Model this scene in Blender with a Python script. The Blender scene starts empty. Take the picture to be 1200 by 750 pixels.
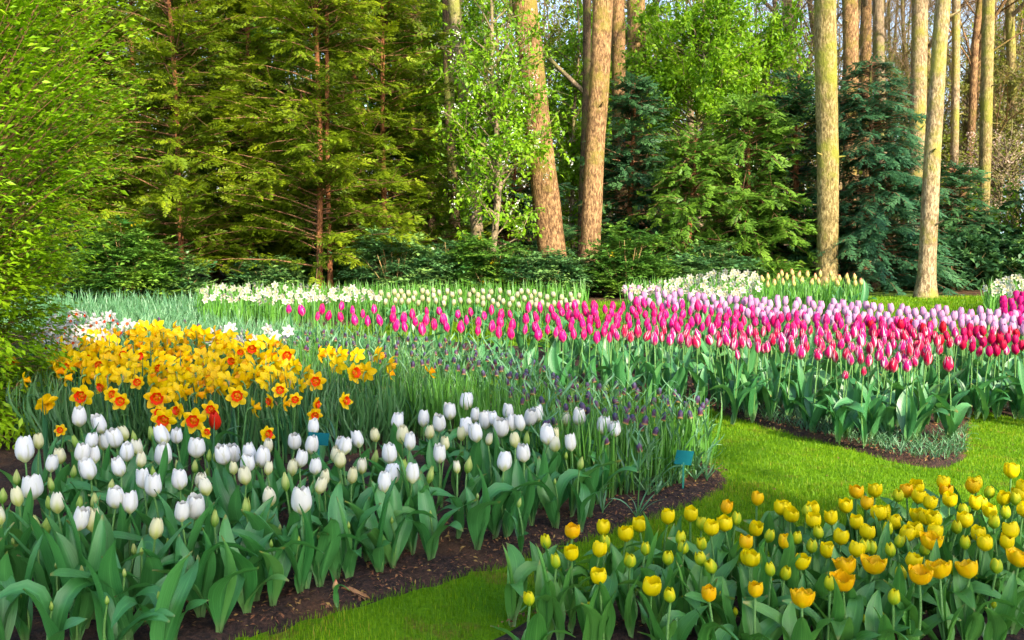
import bpy, math, random
import numpy as np
from mathutils import Vector, Matrix, Euler

rng = np.random.default_rng(7)
random.seed(7)
R = math.radians
sc = bpy.context.scene
COL = sc.collection

# ---------------------------------------------------------------- camera, world, sun
CAM_H, F, PITCH = 1.15, 1040.0, math.atan(105 / 1040)
cd = bpy.data.cameras.new('camera'); cam = bpy.data.objects.new('camera', cd); COL.objects.link(cam)
cam.location = (0, 0, CAM_H); cam.rotation_euler = (R(90) - PITCH, 0, 0)
cd.sensor_width = 36; cd.lens = 36 * F / 1200; cd.clip_start = 0.05; cd.clip_end = 600
sc.camera = cam
SUN_EL, SUN_AZ = 34, 146          # azimuth measured clockwise from +Y (view direction)
w = bpy.data.worlds.new('World'); sc.world = w; w.use_nodes = True
nt = w.node_tree; bg = nt.nodes['Background']
sky = nt.nodes.new('ShaderNodeTexSky'); sky.sky_type = 'NISHITA'; sky.sun_disc = False
sky.sun_elevation = R(SUN_EL); sky.sun_rotation = R(SUN_AZ); sky.air_density = 1.0; sky.dust_density = 1.5
nt.links.new(sky.outputs[0], bg.inputs[0]); bg.inputs[1].default_value = 0.15
sd = bpy.data.lights.new('sun', 'SUN'); sun = bpy.data.objects.new('sun', sd); COL.objects.link(sun)
sd.energy = 3.5; sd.angle = R(0.6); sd.color = (1.0, 0.88, 0.68)
a = R(SUN_AZ); sdir = Vector((math.sin(a) * math.cos(R(SUN_EL)), math.cos(a) * math.cos(R(SUN_EL)), math.sin(R(SUN_EL))))
sun.rotation_euler = sdir.to_track_quat('Z', 'Y').to_euler(); sun.location = (6, -10, 12)
sc.view_settings.view_transform = 'Standard'; sc.view_settings.look = 'None'
sc.view_settings.exposure = 1.68; sc.view_settings.gamma = 1.0
sc.render.engine = 'CYCLES'
cy = sc.cycles
cy.max_bounces = 5; cy.diffuse_bounces = 3; cy.glossy_bounces = 2; cy.transmission_bounces = 3; cy.transparent_max_bounces = 4
cy.use_denoising = True; cy.use_adaptive_sampling = True; cy.adaptive_threshold = 0.02
cy.caustics_reflective = False; cy.caustics_refractive = False

# ---------------------------------------------------------------- pixel (1200x750 photo) -> place in the world
def ray(px, py):
    x = (px - 600) / F; v = -(py - 375) / F
    c, s = math.cos(PITCH), math.sin(PITCH)
    return np.array([x, c + v * s, -s + v * c])
def at(px, py, z=0.0):
    d = ray(px, py); t = (z - CAM_H) / d[2]
    return np.array([d[0] * t, d[1] * t, z])
def atY(px, py, Y):
    d = ray(px, py); t = Y / d[1]
    return np.array([d[0] * t, Y, CAM_H + d[2] * t])
def topx(x, y, z):
    c, s = math.cos(PITCH), math.sin(PITCH)
    zz = z - CAM_H; dep = y * c - zz * s; up = y * s + zz * c
    return 600 + F * x / dep, 375 - F * up / dep

# ---------------------------------------------------------------- materials
MAT = {}
def nodes_of(name):
    m = bpy.data.materials.new(name); m.use_nodes = True; MAT[name] = m
    t = m.node_tree
    for n in list(t.nodes): t.nodes.remove(n)
    return m, t
def N(t, kind, **kw):
    n = t.nodes.new(kind)
    for k, v in kw.items():
        if k.startswith('in_'): n.inputs[k[3:].replace('_', ' ')].default_value = v
        elif k.startswith('i') and k[1:].isdigit(): n.inputs[int(k[1:])].default_value = v
        else: setattr(n, k, v)
    return n
def mixc(t, fac, a, b, blend='MIX'):
    n = t.nodes.new('ShaderNodeMix'); n.data_type = 'RGBA'; n.blend_type = blend
    for s, v in ((n.inputs[0], fac), (n.inputs[6], a), (n.inputs[7], b)):
        if hasattr(v, 'is_output') or isinstance(v, bpy.types.NodeSocket): t.links.new(v, s)
        elif isinstance(v, (int, float)): s.default_value = v
        else: s.default_value = (*v, 1)
    return n.outputs[2]
def mth(t, op, a, b=0.0, c=None, clamp=False):
    n = t.nodes.new('ShaderNodeMath'); n.operation = op; n.use_clamp = clamp
    for s, v in zip(n.inputs, (a, b, c)):
        if v is None: continue
        if isinstance(v, bpy.types.NodeSocket): t.links.new(v, s)
        else: s.default_value = v
    return n.outputs[0]
def sstep(t, x, lo, hi):
    n = t.nodes.new('ShaderNodeMapRange'); n.interpolation_type = 'SMOOTHSTEP'
    t.links.new(x, n.inputs[0]); n.inputs[1].default_value = lo; n.inputs[2].default_value = hi
    return n.outputs[0]
def noise(t, scale, detail=3, vec=None, rough=0.55, coord='Object', stretch=None):
    n = N(t, 'ShaderNodeTexNoise'); n.inputs['Scale'].default_value = scale; n.inputs['Detail'].default_value = detail
    n.inputs['Roughness'].default_value = rough
    if vec is None:
        vec = N(t, 'ShaderNodeTexCoord').outputs[coord]
    if stretch:
        mp = N(t, 'ShaderNodeMapping'); mp.inputs['Scale'].default_value = stretch
        t.links.new(vec, mp.inputs[0]); vec = mp.outputs[0]
    t.links.new(vec, n.inputs['Vector'])
    return n.outputs['Fac']
def finish(t, col, rough=0.6, transl=0.0, tcol=None, bump=None, bstr=0.3, bdist=0.01, spec=0.4, coat=0.0):
    p = N(t, 'ShaderNodeBsdfPrincipled')
    if isinstance(col, bpy.types.NodeSocket): t.links.new(col, p.inputs['Base Color'])
    else: p.inputs['Base Color'].default_value = (*col, 1)
    if isinstance(rough, bpy.types.NodeSocket): t.links.new(rough, p.inputs['Roughness'])
    else: p.inputs['Roughness'].default_value = rough
    p.inputs['Specular IOR Level'].default_value = spec
    nrm = None
    if bump is not None:
        b = N(t, 'ShaderNodeBump'); b.inputs['Strength'].default_value = bstr; b.inputs['Distance'].default_value = bdist
        t.links.new(bump, b.inputs['Height']); nrm = b.outputs[0]; t.links.new(nrm, p.inputs['Normal'])
    out = N(t, 'ShaderNodeOutputMaterial'); sh = p.outputs[0]
    if transl > 0:
        tr = N(t, 'ShaderNodeBsdfTranslucent')
        c2 = col if tcol is None else tcol
        if isinstance(c2, bpy.types.NodeSocket): t.links.new(c2, tr.inputs[0])
        else: tr.inputs[0].default_value = (*c2, 1)
        mx = N(t, 'ShaderNodeMixShader'); mx.inputs[0].default_value = transl
        t.links.new(sh, mx.inputs[1]); t.links.new(tr.outputs[0], mx.inputs[2]); sh = mx.outputs[0]
    t.links.new(sh, out.inputs[0])
def attr(t, name):
    return N(t, 'ShaderNodeAttribute', attribute_name=name)
def rnd(t): return N(t, 'ShaderNodeObjectInfo').outputs['Random']

def leafy(name, c1, c2, c3, rough=0.5, transl=0.3, spec=0.35):
    """small-leaf foliage: the colour runs c1-c2-c3 over the attribute var (each leaf or spray its own age)"""
    m, t = nodes_of(name); v = attr(t, 'var').outputs['Fac']
    n = noise(t, 1.1, 2)
    v2 = mth(t, 'ADD', mth(t, 'MULTIPLY', v, 0.7), mth(t, 'MULTIPLY', mth(t, 'SUBTRACT', n, 0.35), 0.9), clamp=True)
    r = N(t, 'ShaderNodeValToRGB'); e = r.color_ramp.elements
    e[0].color = (*c1, 1); e[1].color = (*c3, 1); k = e.new(0.5); k.color = (*c2, 1)
    t.links.new(v2, r.inputs[0])
    finish(t, r.outputs[0], rough, transl, spec=spec)
    return m
def strap(name, ca, cb, cbase, rough=0.36, transl=0.25, stripes=26, spec=0.6):
    """long leaf: uvp.x across, uvp.y along; fine veins along its length, pale base, slight bloom"""
    m, t = nodes_of(name); uv = attr(t, 'uvp').outputs['Vector']
    sx = N(t, 'ShaderNodeSeparateXYZ'); t.links.new(uv, sx.inputs[0])
    vein = noise(t, stripes, 2, uv, stretch=(1, 0.04, 1)); blot = noise(t, 9, 3); rn = rnd(t); big = noise(t, 40, 2)
    c = mixc(t, mth(t, 'ADD', mth(t, 'MULTIPLY', rnd(t), 0.7), mth(t, 'MULTIPLY', blot, 0.4), clamp=True), ca, cb)
    c = mixc(t, mth(t, 'MULTIPLY', sstep(t, vein, 0.45, 0.7), 0.35), c, tuple(min(1, x * 1.7 + .01) for x in cb))
    c = mixc(t, mth(t, 'MULTIPLY', sstep(t, rn, 0.82, 1.0), 0.35), c, (0.14, 0.24, 0.03))
    mid = mth(t, 'SUBTRACT', 1.0, sstep(t, mth(t, 'ABSOLUTE', sx.outputs[0]), 0.02, 0.1))
    c = mixc(t, mth(t, 'MULTIPLY', mid, 0.35), c, tuple(x * 1.5 + .01 for x in cb))
    c = mixc(t, mth(t, 'SUBTRACT', 1.0, sstep(t, sx.outputs[1], 0.0, 0.22)), c, cbase)
    tip = sstep(t, mth(t, 'ADD', sx.outputs[1], mth(t, 'MULTIPLY', mth(t, 'SUBTRACT', rn, 0.6), 0.08)), 0.95, 1.0)
    c = mixc(t, mth(t, 'MULTIPLY', tip, 0.6), c, (0.3, 0.22, 0.05))
    hs = N(t, 'ShaderNodeMixRGB') if False else None
    rough = mth(t, 'ADD', rough - .1, mth(t, 'MULTIPLY', blot, .3))
    finish(t, c, rough, transl, bump=mth(t, 'ADD', vein, mth(t, 'MULTIPLY', big, .5)), bstr=0.3, bdist=0.002, spec=spec, tcol=mixc(t, 0.5, c, (0.10, 0.28, 0.01)))
    return m
def petal(name, body, base, edge=None, tip=None, edge_w=(0.45, 0.85), vary=None, rough=0.45, transl=0.35, base_to=0.35, streak=0.25):
    m, t = nodes_of(name); uv = attr(t, 'uvp').outputs['Vector']
    sx = N(t, 'ShaderNodeSeparateXYZ'); t.links.new(uv, sx.inputs[0])
    u = mth(t, 'ABSOLUTE', sx.outputs[0]); v = sx.outputs[1]
    vein = noise(t, 14, 3, uv, stretch=(1, 0.12, 1)); rn = rnd(t)
    c = body if vary is None else mixc(t, sstep(t, rn, 0.15, 0.9), body, vary)
    if vary is None: c = mixc(t, 0.0, body, body)
    if streak: c = mixc(t, mth(t, 'MULTIPLY', sstep(t, vein, 0.45, 0.75), streak), c, tuple(x * 0.6 for x in body))
    if edge:
        f = sstep(t, mth(t, 'ADD', u, mth(t, 'MULTIPLY', mth(t, 'SUBTRACT', vein, 0.5), 0.6)), *edge_w)
        f = mth(t, 'MULTIPLY', f, mth(t, 'ADD', 0.5, mth(t, 'MULTIPLY', rn, 0.5)))
        c = mixc(t, f, c, edge)
    if tip: c = mixc(t, sstep(t, v, 0.75, 1.0), c, tip)
    mid = mth(t, 'SUBTRACT', 1.0, sstep(t, u, 0.0, 0.5))
    b = mth(t, 'SUBTRACT', 1.0, sstep(t, mth(t, 'SUBTRACT', v, mth(t, 'MULTIPLY', mid, 0.18)), 0.0, base_to))
    c = mixc(t, b, c, base)
    finish(t, c, rough, transl, bump=vein, bstr=0.3, bdist=0.002, spec=0.22)
    return m
def plain(name, c1, c2, scale=20, rough=0.7, transl=0.0, bstr=0.3, spec=0.4, stretch=None, byobj=0.5):
    m, t = nodes_of(name); n = noise(t, scale, 3, stretch=stretch)
    f = mth(t, 'ADD', mth(t, 'MULTIPLY', sstep(t, n, 0.3, 0.7), 1 - byobj), mth(t, 'MULTIPLY', rnd(t), byobj))
    finish(t, mixc(t, f, c1, c2), rough, transl, bump=n, bstr=bstr, spec=spec)
    return m

# leaves, stems
strap('leaf_white', (0.014, 0.120, 0.022), (0.075, 0.26, 0.062), (0.16, 0.25, 0.09))
strap('leaf_yellow', (0.024, 0.135, 0.020), (0.105, 0.30, 0.050), (0.18, 0.28, 0.10))
strap('leaf_pink', (0.018, 0.120, 0.030), (0.075, 0.25, 0.075), (0.16, 0.26, 0.09))
strap('leaf_daffodil', (0.010, 0.070, 0.028), (0.035, 0.15, 0.055), (0.08, 0.16, 0.05), rough=0.38)
strap('leaf_fresh', (0.055, 0.18, 0.018), (0.11, 0.30, 0.03), (0.14, 0.26, 0.06))
strap('leaf_tuft', (0.030, 0.115, 0.050), (0.075, 0.21, 0.10), (0.11, 0.22, 0.07))
strap('leaf_grey', (0.055, 0.165, 0.065), (0.12, 0.28, 0.12), (0.11, 0.22, 0.07))
plain('stem_pale', (0.10, 0.24, 0.05), (0.15, 0.30, 0.08), 30, 0.45, 0.1)
plain('stem_green', (0.05, 0.17, 0.035), (0.10, 0.24, 0.05), 30, 0.45, 0.1)
plain('spathe', (0.30, 0.19, 0.09), (0.45, 0.30, 0.16), 60, 0.7, 0.3)
# petals
petal('petal_white', (0.70, 0.68, 0.64), (0.58, 0.60, 0.28), vary=(0.74, 0.73, 0.72), streak=0.28, base_to=0.3, transl=0.25, edge=(0.55, 0.54, 0.40), edge_w=(0.72, 1.0))
petal('petal_cream', (0.66, 0.62, 0.36), (0.46, 0.50, 0.12), vary=(0.70, 0.66, 0.50), streak=0.1, base_to=0.6, transl=0.25)
petal('petal_green', (0.30, 0.42, 0.07), (0.13, 0.28, 0.03), vary=(0.44, 0.48, 0.15), streak=0.2, base_to=0.7, transl=0.2)
petal('petal_cream_far', (0.46, 0.44, 0.26), (0.32, 0.36, 0.09), vary=(0.48, 0.46, 0.34), streak=0.2, base_to=0.6)
petal('petal_yellow', (0.84, 0.66, 0.001), (0.66, 0.60, 0.004), edge=(0.84, 0.65, 0.001), vary=(0.84, 0.66, 0.001), streak=0.25, base_to=0.45)
petal('petal_yellowgreen', (0.66, 0.60, 0.004), (0.26, 0.42, 0.015), edge=(0.85, 0.68, 0.004), edge_w=(0.3, 0.8), vary=(0.46, 0.52, 0.02), streak=0.2, base_to=0.9)
petal('petal_orange', (0.84, 0.54, 0.001), (0.78, 0.62, 0.002), vary=(0.84, 0.46, 0.001), streak=0.2, base_to=0.35, edge=(0.88, 0.50, 0.003))
petal('petal_pink', (0.68, 0.003, 0.14), (0.60, 0.16, 0.2), edge=(0.74, 0.36, 0.56), edge_w=(0.74, 1.0), vary=(0.62, 0.004, 0.20), streak=0.2, base_to=0.18)
petal('petal_pinkwhite', (0.58, 0.003, 0.055), (0.60, 0.20, 0.20), edge=(0.80, 0.72, 0.74), edge_w=(0.56, 0.82), vary=(0.60, 0.004, 0.18), streak=0.25, base_to=0.22)
petal('petal_red', (0.52, 0.002, 0.018), (0.5, 0.03, 0.03), vary=(0.54, 0.003, 0.11), streak=0.25, base_to=0.12)
petal('petal_scarlet', (0.62, 0.012, 0.004), (0.55, 0.06, 0.01), vary=(0.62, 0.02, 0.004), streak=0.2)
petal('petal_magenta', (0.52, 0.003, 0.15), (0.5, 0.05, 0.2), vary=(0.62, 0.012, 0.20), streak=0.25, base_to=0.12)
petal('petal_lilac', (0.56, 0.23, 0.44), (0.60, 0.44, 0.46), edge=(0.66, 0.42, 0.58), edge_w=(0.4, 1.0), vary=(0.62, 0.33, 0.52), streak=0.2, base_to=0.4)
petal('petal_peach', (0.80, 0.48, 0.22), (0.45, 0.5, 0.12), tip=(0.78, 0.22, 0.14), vary=(0.70, 0.60, 0.18), streak=0.2, base_to=0.7)
petal('tepal_yellow', (0.80, 0.49, 0.001), (0.66, 0.44, 0.002), vary=(0.82, 0.58, 0.001), streak=0.15, base_to=0.25, transl=0.4)
petal('tepal_white', (0.54, 0.53, 0.50), (0.48, 0.50, 0.34), streak=0.15, base_to=0.2, vary=(0.58, 0.58, 0.57))
petal('trumpet_orange', (0.74, 0.035, 0.001), (0.76, 0.13, 0.001), vary=(0.76, 0.06, 0.001), streak=0.25, base_to=0.5)
petal('trumpet_yellow', (0.76, 0.40, 0.001), (0.72, 0.40, 0.003), vary=(0.75, 0.26, 0.001), streak=0.2)
petal('trumpet_white', (0.86, 0.78, 0.50), (0.8, 0.7, 0.4), streak=0.1)
petal('bell_purple', (0.060, 0.028, 0.070), (0.055, 0.055, 0.11), vary=(0.10, 0.035, 0.06), tip=(0.30, 0.19, 0.04), streak=0.3, transl=0.15, base_to=0.6)
# foliage
leafy('fol_spiraea', (0.06, 0.17, 0.003), (0.17, 0.34, 0.004), (0.32, 0.50, 0.008), transl=0.4)
leafy('fol_yew', (0.030, 0.075, 0.005), (0.145, 0.225, 0.006), (0.36, 0.43, 0.008), transl=0.35)
leafy('fol_yew_green', (0.03, 0.095, 0.012), (0.10, 0.22, 0.018), (0.21, 0.36, 0.03))
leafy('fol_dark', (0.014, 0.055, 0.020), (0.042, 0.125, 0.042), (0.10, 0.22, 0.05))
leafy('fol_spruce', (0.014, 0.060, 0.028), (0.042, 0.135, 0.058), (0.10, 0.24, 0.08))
leafy('fol_mahonia', (0.025, 0.095, 0.030), (0.09, 0.22, 0.07), (0.26, 0.42, 0.09), rough=0.35, transl=0.15, spec=0.5)
leafy('fol_shrub', (0.03, 0.11, 0.018), (0.11, 0.25, 0.03), (0.24, 0.40, 0.04), rough=0.4)
leafy('fol_spring', (0.09, 0.24, 0.006), (0.19, 0.38, 0.008), (0.32, 0.48, 0.015), transl=0.45)
leafy('fol_spring_dim', (0.10, 0.17, 0.006), (0.20, 0.27, 0.008), (0.32, 0.36, 0.02), transl=0.4)
leafy('fol_olive', (0.10, 0.12, 0.02), (0.20, 0.22, 0.03), (0.30, 0.26, 0.05), transl=0.3)
leafy('twig_far', (0.10, 0.065, 0.035), (0.17, 0.11, 0.06), (0.26, 0.18, 0.09), transl=0.0)
plain('twig_brown', (0.16, 0.075, 0.035), (0.26, 0.13, 0.06), 12, 0.85)
plain('twig_tan', (0.30, 0.19, 0.07), (0.42, 0.28, 0.11), 12, 0.8)
petal('tepal_cream', (0.50, 0.48, 0.38), (0.44, 0.42, 0.20), streak=0.2, vary=(0.55, 0.53, 0.46))
plain('blossom_white', (0.75, 0.78, 0.66), (0.85, 0.85, 0.78), 30, 0.6, 0.3)
plain('blossom_yellow', (0.80, 0.55, 0.01), (0.85, 0.65, 0.02), 30, 0.6, 0.3)
plain('blossom_pink', (0.62, 0.42, 0.34), (0.78, 0.60, 0.50), 30, 0.6, 0.3)

def bark(name, c1, c2, moss=None, moss_amt=0.5, scale=3.2, fiss=(1, 1, 0.32), bs=1.0):
    m, t = nodes_of(name)
    n1 = noise(t, 11 * scale, 5, stretch=fiss, rough=0.65); n2 = noise(t, 0.9, 4); n3 = noise(t, 5, 4, rough=0.7)
    mus = N(t, 'ShaderNodeTexVoronoi'); mus.inputs['Scale'].default_value = 2.2
    tc = N(t, 'ShaderNodeTexCoord'); mp = N(t, 'ShaderNodeMapping'); mp.inputs['Scale'].default_value = (1.5, 1.5, 0.8)
    t.links.new(tc.outputs['Object'], mp.inputs[0]); t.links.new(mp.outputs[0], mus.inputs['Vector'])
    c = mixc(t, sstep(t, n1, 0.38, 0.62), c1, c2)
    c = mixc(t, mth(t, 'MULTIPLY', sstep(t, n1, 0.60, 0.72), 0.5), c, tuple(min(1, x * 1.35) for x in c2))
    c = mixc(t, mth(t, 'MULTIPLY', sstep(t, n3, 0.42, 0.66), 0.6), c, tuple(x * 0.5 for x in c1))
    c = mixc(t, mth(t, 'MULTIPLY', mth(t, 'SUBTRACT', 1.0, sstep(t, mus.outputs['Distance'], 0.03, 0.10)), 0.75), c, tuple(x * 0.3 for x in c1))
    if moss:
        nn = mth(t, 'ADD', n2, mth(t, 'MULTIPLY', mth(t, 'SUBTRACT', n3, 0.5), 0.35))
        c = mixc(t, mth(t, 'MULTIPLY', sstep(t, nn, 0.62 - 0.28 * moss_amt, 0.75 - 0.2 * moss_amt), 0.8), c, moss)
    finish(t, c, 0.85, bump=mth(t, 'ADD', n1, mth(t, 'MULTIPLY', n3, 0.6)), bstr=bs, bdist=0.03, spec=0.2)
bark('bark_warm', (0.12, 0.060, 0.028), (0.42, 0.25, 0.11), (0.24, 0.20, 0.03), 0.42)
bark('bark_moss', (0.17, 0.12, 0.04), (0.44, 0.33, 0.14), (0.25, 0.26, 0.03), 0.52)
bark('bark_pale', (0.19, 0.125, 0.065), (0.50, 0.37, 0.21), (0.30, 0.28, 0.04), 0.55)
bark('bark_grey', (0.20, 0.14, 0.085), (0.36, 0.27, 0.17), (0.22, 0.24, 0.04), 0.5)
bark('bark_dark', (0.08, 0.05, 0.03), (0.17, 0.11, 0.06), (0.12, 0.15, 0.02), 0.5)
bark('bark_red', (0.20, 0.075, 0.03), (0.36, 0.15, 0.06), None)

# ---------------------------------------------------------------- mesh helpers
def mesh_np(name, V, Fs, mats, uvp=None, var=None, smooth=True, midx=None):
    me = bpy.data.meshes.new(name); V = np.asarray(V, np.float32)
    Fs = [np.asarray(f, np.int32) for f in Fs if len(f)]
    me.vertices.add(len(V)); me.vertices.foreach_set('co', V.ravel())
    loops = np.concatenate([f.ravel() for f in Fs]); sizes = np.concatenate([np.full(len(f), f.shape[1]) for f in Fs])
    me.loops.add(len(loops)); me.loops.foreach_set('vertex_index', loops)
    me.polygons.add(len(sizes)); st = np.concatenate([[0], np.cumsum(sizes)[:-1]]).astype(np.int32)
    me.polygons.foreach_set('loop_start', st)
    if midx is not None: me.polygons.foreach_set('material_index', np.asarray(midx, np.int32))
    me.polygons.foreach_set('use_smooth', np.full(len(sizes), smooth))
    me.update(calc_edges=True)
    if uvp is not None:
        at_ = me.attributes.new('uvp', 'FLOAT_VECTOR', 'POINT'); at_.data.foreach_set('vector', np.asarray(uvp, np.float32).ravel())
    if var is not None:
        at_ = me.attributes.new('var', 'FLOAT', 'POINT'); at_.data.foreach_set('value', np.asarray(var, np.float32).ravel())
    for m in (mats if isinstance(mats, (list, tuple)) else [mats]): me.materials.append(MAT[m])
    return me
class Acc:
    def __init__(s): s.V = []; s.F = {}; s.U = []; s.A = []; s.n = 0; s.M = {}
    def add(s, V, Fq, uvp=None, var=0.5, mi=0):
        V = np.asarray(V, float); Fq = np.asarray(Fq); k = Fq.shape[1]
        s.V.append(V); s.F.setdefault(k, []).append(Fq + s.n); s.M.setdefault(k, []).append(np.full(len(Fq), mi))
        s.U.append(uvp if uvp is not None else np.zeros((len(V), 3)))
        s.A.append(np.broadcast_to(np.asarray(var, float), (len(V),))); s.n += len(V)
        return s
    def mesh(s, name, mats, smooth=True):
        ks = sorted(s.F)
        return mesh_np(name, np.concatenate(s.V), [np.concatenate(s.F[k]) for k in ks], mats,
                       np.concatenate(s.U), np.concatenate(s.A), smooth, np.concatenate([np.concatenate(s.M[k]) for k in ks]))
def obj(name, me, parent=None, loc=(0, 0, 0), rot=(0, 0, 0), scale=(1, 1, 1)):
    o = bpy.data.objects.new(name, me); COL.objects.link(o); o.location = loc; o.rotation_euler = rot; o.scale = scale
    if parent: o.parent = parent
    return o
def tag(o, label=None, cat=None, group=None, kind=None):
    for k, v in (('label', label), ('category', cat), ('group', group), ('kind', kind)):
        if v: o[k] = v
    return o
def thing(name, loc, label=None, cat=None, group=None, rz=0.0):
    o = bpy.data.objects.new(name, None); COL.objects.link(o); o.location = loc; o.rotation_euler = (0, 0, rz)
    o.empty_display_size = 0.05
    return tag(o, label, cat, group)
def grid_faces(nu, nv, off=0, wrap=False):
    """vertex index = i*nu + j (i along nv rows)"""
    f = []
    for i in range(nv - 1):
        for j in range(nu - (0 if wrap else 1)):
            b = (j + 1) % nu
            f.append((off + i * nu + j, off + i * nu + b, off + (i + 1) * nu + b, off + (i + 1) * nu + j))
    return np.array(f)
def tube(P, r, n=6):
    P = np.asarray(P, float); r = np.broadcast_to(np.asarray(r, float), (len(P),))
    T = np.gradient(P, axis=0); T /= np.linalg.norm(T, axis=1)[:, None] + 1e-9
    ref = np.array([0.13, 0.99, 0.05]) if abs(T[0, 2]) > 0.6 else np.array([0.1, 0.1, 1.0])
    A = np.cross(T, ref); A /= np.linalg.norm(A, axis=1)[:, None] + 1e-9; B = np.cross(T, A)
    th = np.linspace(0, 2 * math.pi, n, endpoint=False)
    V = P[:, None, :] + r[:, None, None] * (np.cos(th)[None, :, None] * A[:, None, :] + np.sin(th)[None, :, None] * B[:, None, :])
    return V.reshape(-1, 3), grid_faces(n, len(P), wrap=True)
def tubes(acc, P0, P1, r0, r1, n=3, var=None, seg=1, sag=0.0):
    """many straight thin tubes at once"""
    P0 = np.asarray(P0, float); P1 = np.asarray(P1, float); M = len(P0)
    if M == 0: return
    T = P1 - P0; T /= np.linalg.norm(T, axis=1)[:, None] + 1e-9
    ref = np.where(np.abs(T[:, 2:3]) > 0.8, np.array([[1.0, 0.1, 0]]), np.array([[0.1, 0.1, 1.0]]))
    A = np.cross(T, ref); A /= np.linalg.norm(A, axis=1)[:, None] + 1e-9; B = np.cross(T, A)
    th = np.linspace(0, 2 * math.pi, n, endpoint=False)
    ring = np.cos(th)[None, :, None] * A[:, None] + np.sin(th)[None, :, None] * B[:, None]
    r0 = np.broadcast_to(r0, (M,)); r1 = np.broadcast_to(r1, (M,))
    V = np.stack([P0[:, None] + r0[:, None, None] * ring, P1[:, None] + r1[:, None, None] * ring], 1).reshape(-1, 3)
    base = (np.arange(M) * 2 * n)[:, None, None]
    f = np.array([(j, (j + 1) % n, n + (j + 1) % n, n + j) for j in range(n)])[None]
    va = np.repeat(rng.random(M) if var is None else np.broadcast_to(var, (M,)), 2 * n)
    acc.add(V, (base + f).reshape(-1, 4), var=va)
def norm(v): return v / (np.linalg.norm(v, axis=-1, keepdims=True) + 1e-9)
def frames(D, up, jit=0.0):
    """rotation matrices with x = D, z close to up"""
    D = norm(D); up = np.broadcast_to(up, D.shape) + jit * rng.normal(size=D.shape)
    Y = norm(np.cross(up, D)); Z = np.cross(D, Y)
    return np.stack([D, Y, Z], -1)
def inst(acc, tV, tF, Rm, T, s, var=None, mi=0, vj=0.0):
    M = len(T); s = np.asarray(s, float)
    if s.ndim == 1: s = s[:, None]
    tv = tV[None] * s[:, None, :] if s.shape[1] == 3 else tV[None] * s[:, :, None]
    V = np.einsum('mij,mvj->mvi', Rm, tv) + T[:, None]
    base = (np.arange(M) * len(tV))[:, None, None]
    va = rng.random(M) if var is None else np.broadcast_to(var, (M,))
    vv = np.repeat(va, len(tV)) + (vj * rng.normal(size=M * len(tV)) if vj else 0)
    acc.add(V.reshape(-1, 3), (base + tF[None]).reshape(-1, tF.shape[1]), var=vv, mi=mi)
LEAF_V = np.array([(0, 0, 0), (.42, .27, .07), (1, 0, -.10), (.42, -.27, .07), (.48, 0, -.01)], float)
LEAF_F = np.array([(0, 3, 2, 4), (0, 4, 2, 1)])
def spray_t(n=7, wid=.05, ln=.42, ang=48, droop=.06):
    V, Fq = [], []
    def blade(p, a, L):
        d = np.array([math.cos(a), math.sin(a), -droop]); q = np.array([-math.sin(a), math.cos(a), 0.25])
        k = len(V); V.extend([p, p + d * L * .5 + q * wid, p + d * L, p + d * L * .5 - q * wid]); Fq.append((k, k + 3, k + 2, k + 1))
    for i in range(n):
        t = (i + .3) / n; p = np.array([t * .85, 0, -droop * t * t * 2]); L = ln * (1 - .55 * t) * (1.0 if i else .7)
        for s in (-1, 1): blade(p, s * R(ang + 14 * ((i * 7) % 3 - 1)), L)
    blade(np.array([.8, 0, -droop]), 0.1, .3)
    k = len(V); V.extend([np.array([0, .014, 0]), np.array([0, -.014, 0]), np.array([.85, -.008, -droop * 1.5]), np.array([.85, .008, -droop * 1.5])]); Fq.append((k, k + 1, k + 2, k + 3))
    return np.array(V), np.array(Fq)
SPRAY = spray_t(); SPRAY_FINE = spray_t(8, .035, .40, 55, .1); PINNATE = spray_t(5, .095, .26, 70, .06)

def in_poly(P, x, y):
    P = np.asarray(P); ins = np.zeros(np.shape(x), bool); j = len(P) - 1
    for i in range(len(P)):
        xi, yi, xj, yj = *P[i], *P[j]
        c = ((yi > y) != (yj > y)) & (x < (xj - xi) * (y - yi) / (yj - yi + 1e-12) + xi)
        ins ^= c; j = i
    return ins
def sdf(P, x, y):
    P = np.asarray(P, float); d = np.full(np.shape(x), 1e9)
    for i in range(len(P)):
        a_, b_ = P[i - 1], P[i]; e = b_ - a_
        t = np.clip(((x - a_[0]) * e[0] + (y - a_[1]) * e[1]) / (e @ e + 1e-12), 0, 1)
        d = np.minimum(d, np.hypot(x - a_[0] - t * e[0], y - a_[1] - t * e[1]))
    return np.where(in_poly(P, x, y), d, -d)
def smooth_poly(P, it=2):
    P = np.asarray(P, float)
    for _ in range(it):
        Q = np.roll(P, -1, 0); P = np.stack([.75 * P + .25 * Q, .25 * P + .75 * Q], 1).reshape(-1, 2)
    return P
def gp(pts): return smooth_poly([at(*p)[:2] for p in pts])
def darts(poly, spacing, tries=9000, seed=1, maxn=9999):
    """random picture-spread positions in a polygon of photo pixels, spacing(x, y) px apart"""
    g = np.random.default_rng(seed); P = np.asarray(poly, float); lo, hi = P.min(0), P.max(0); out = []
    for _ in range(tries):
        x, y = g.uniform(lo[0], hi[0]), g.uniform(lo[1], hi[1])
        if not in_poly(P, np.array(x), np.array(y)): continue
        s = spacing(x, y)
        if all((x - a_) ** 2 + ((y - b_) * 1.3) ** 2 > s * s for a_, b_ in out):
            out.append((x, y))
            if len(out) >= maxn: break
    return out

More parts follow.
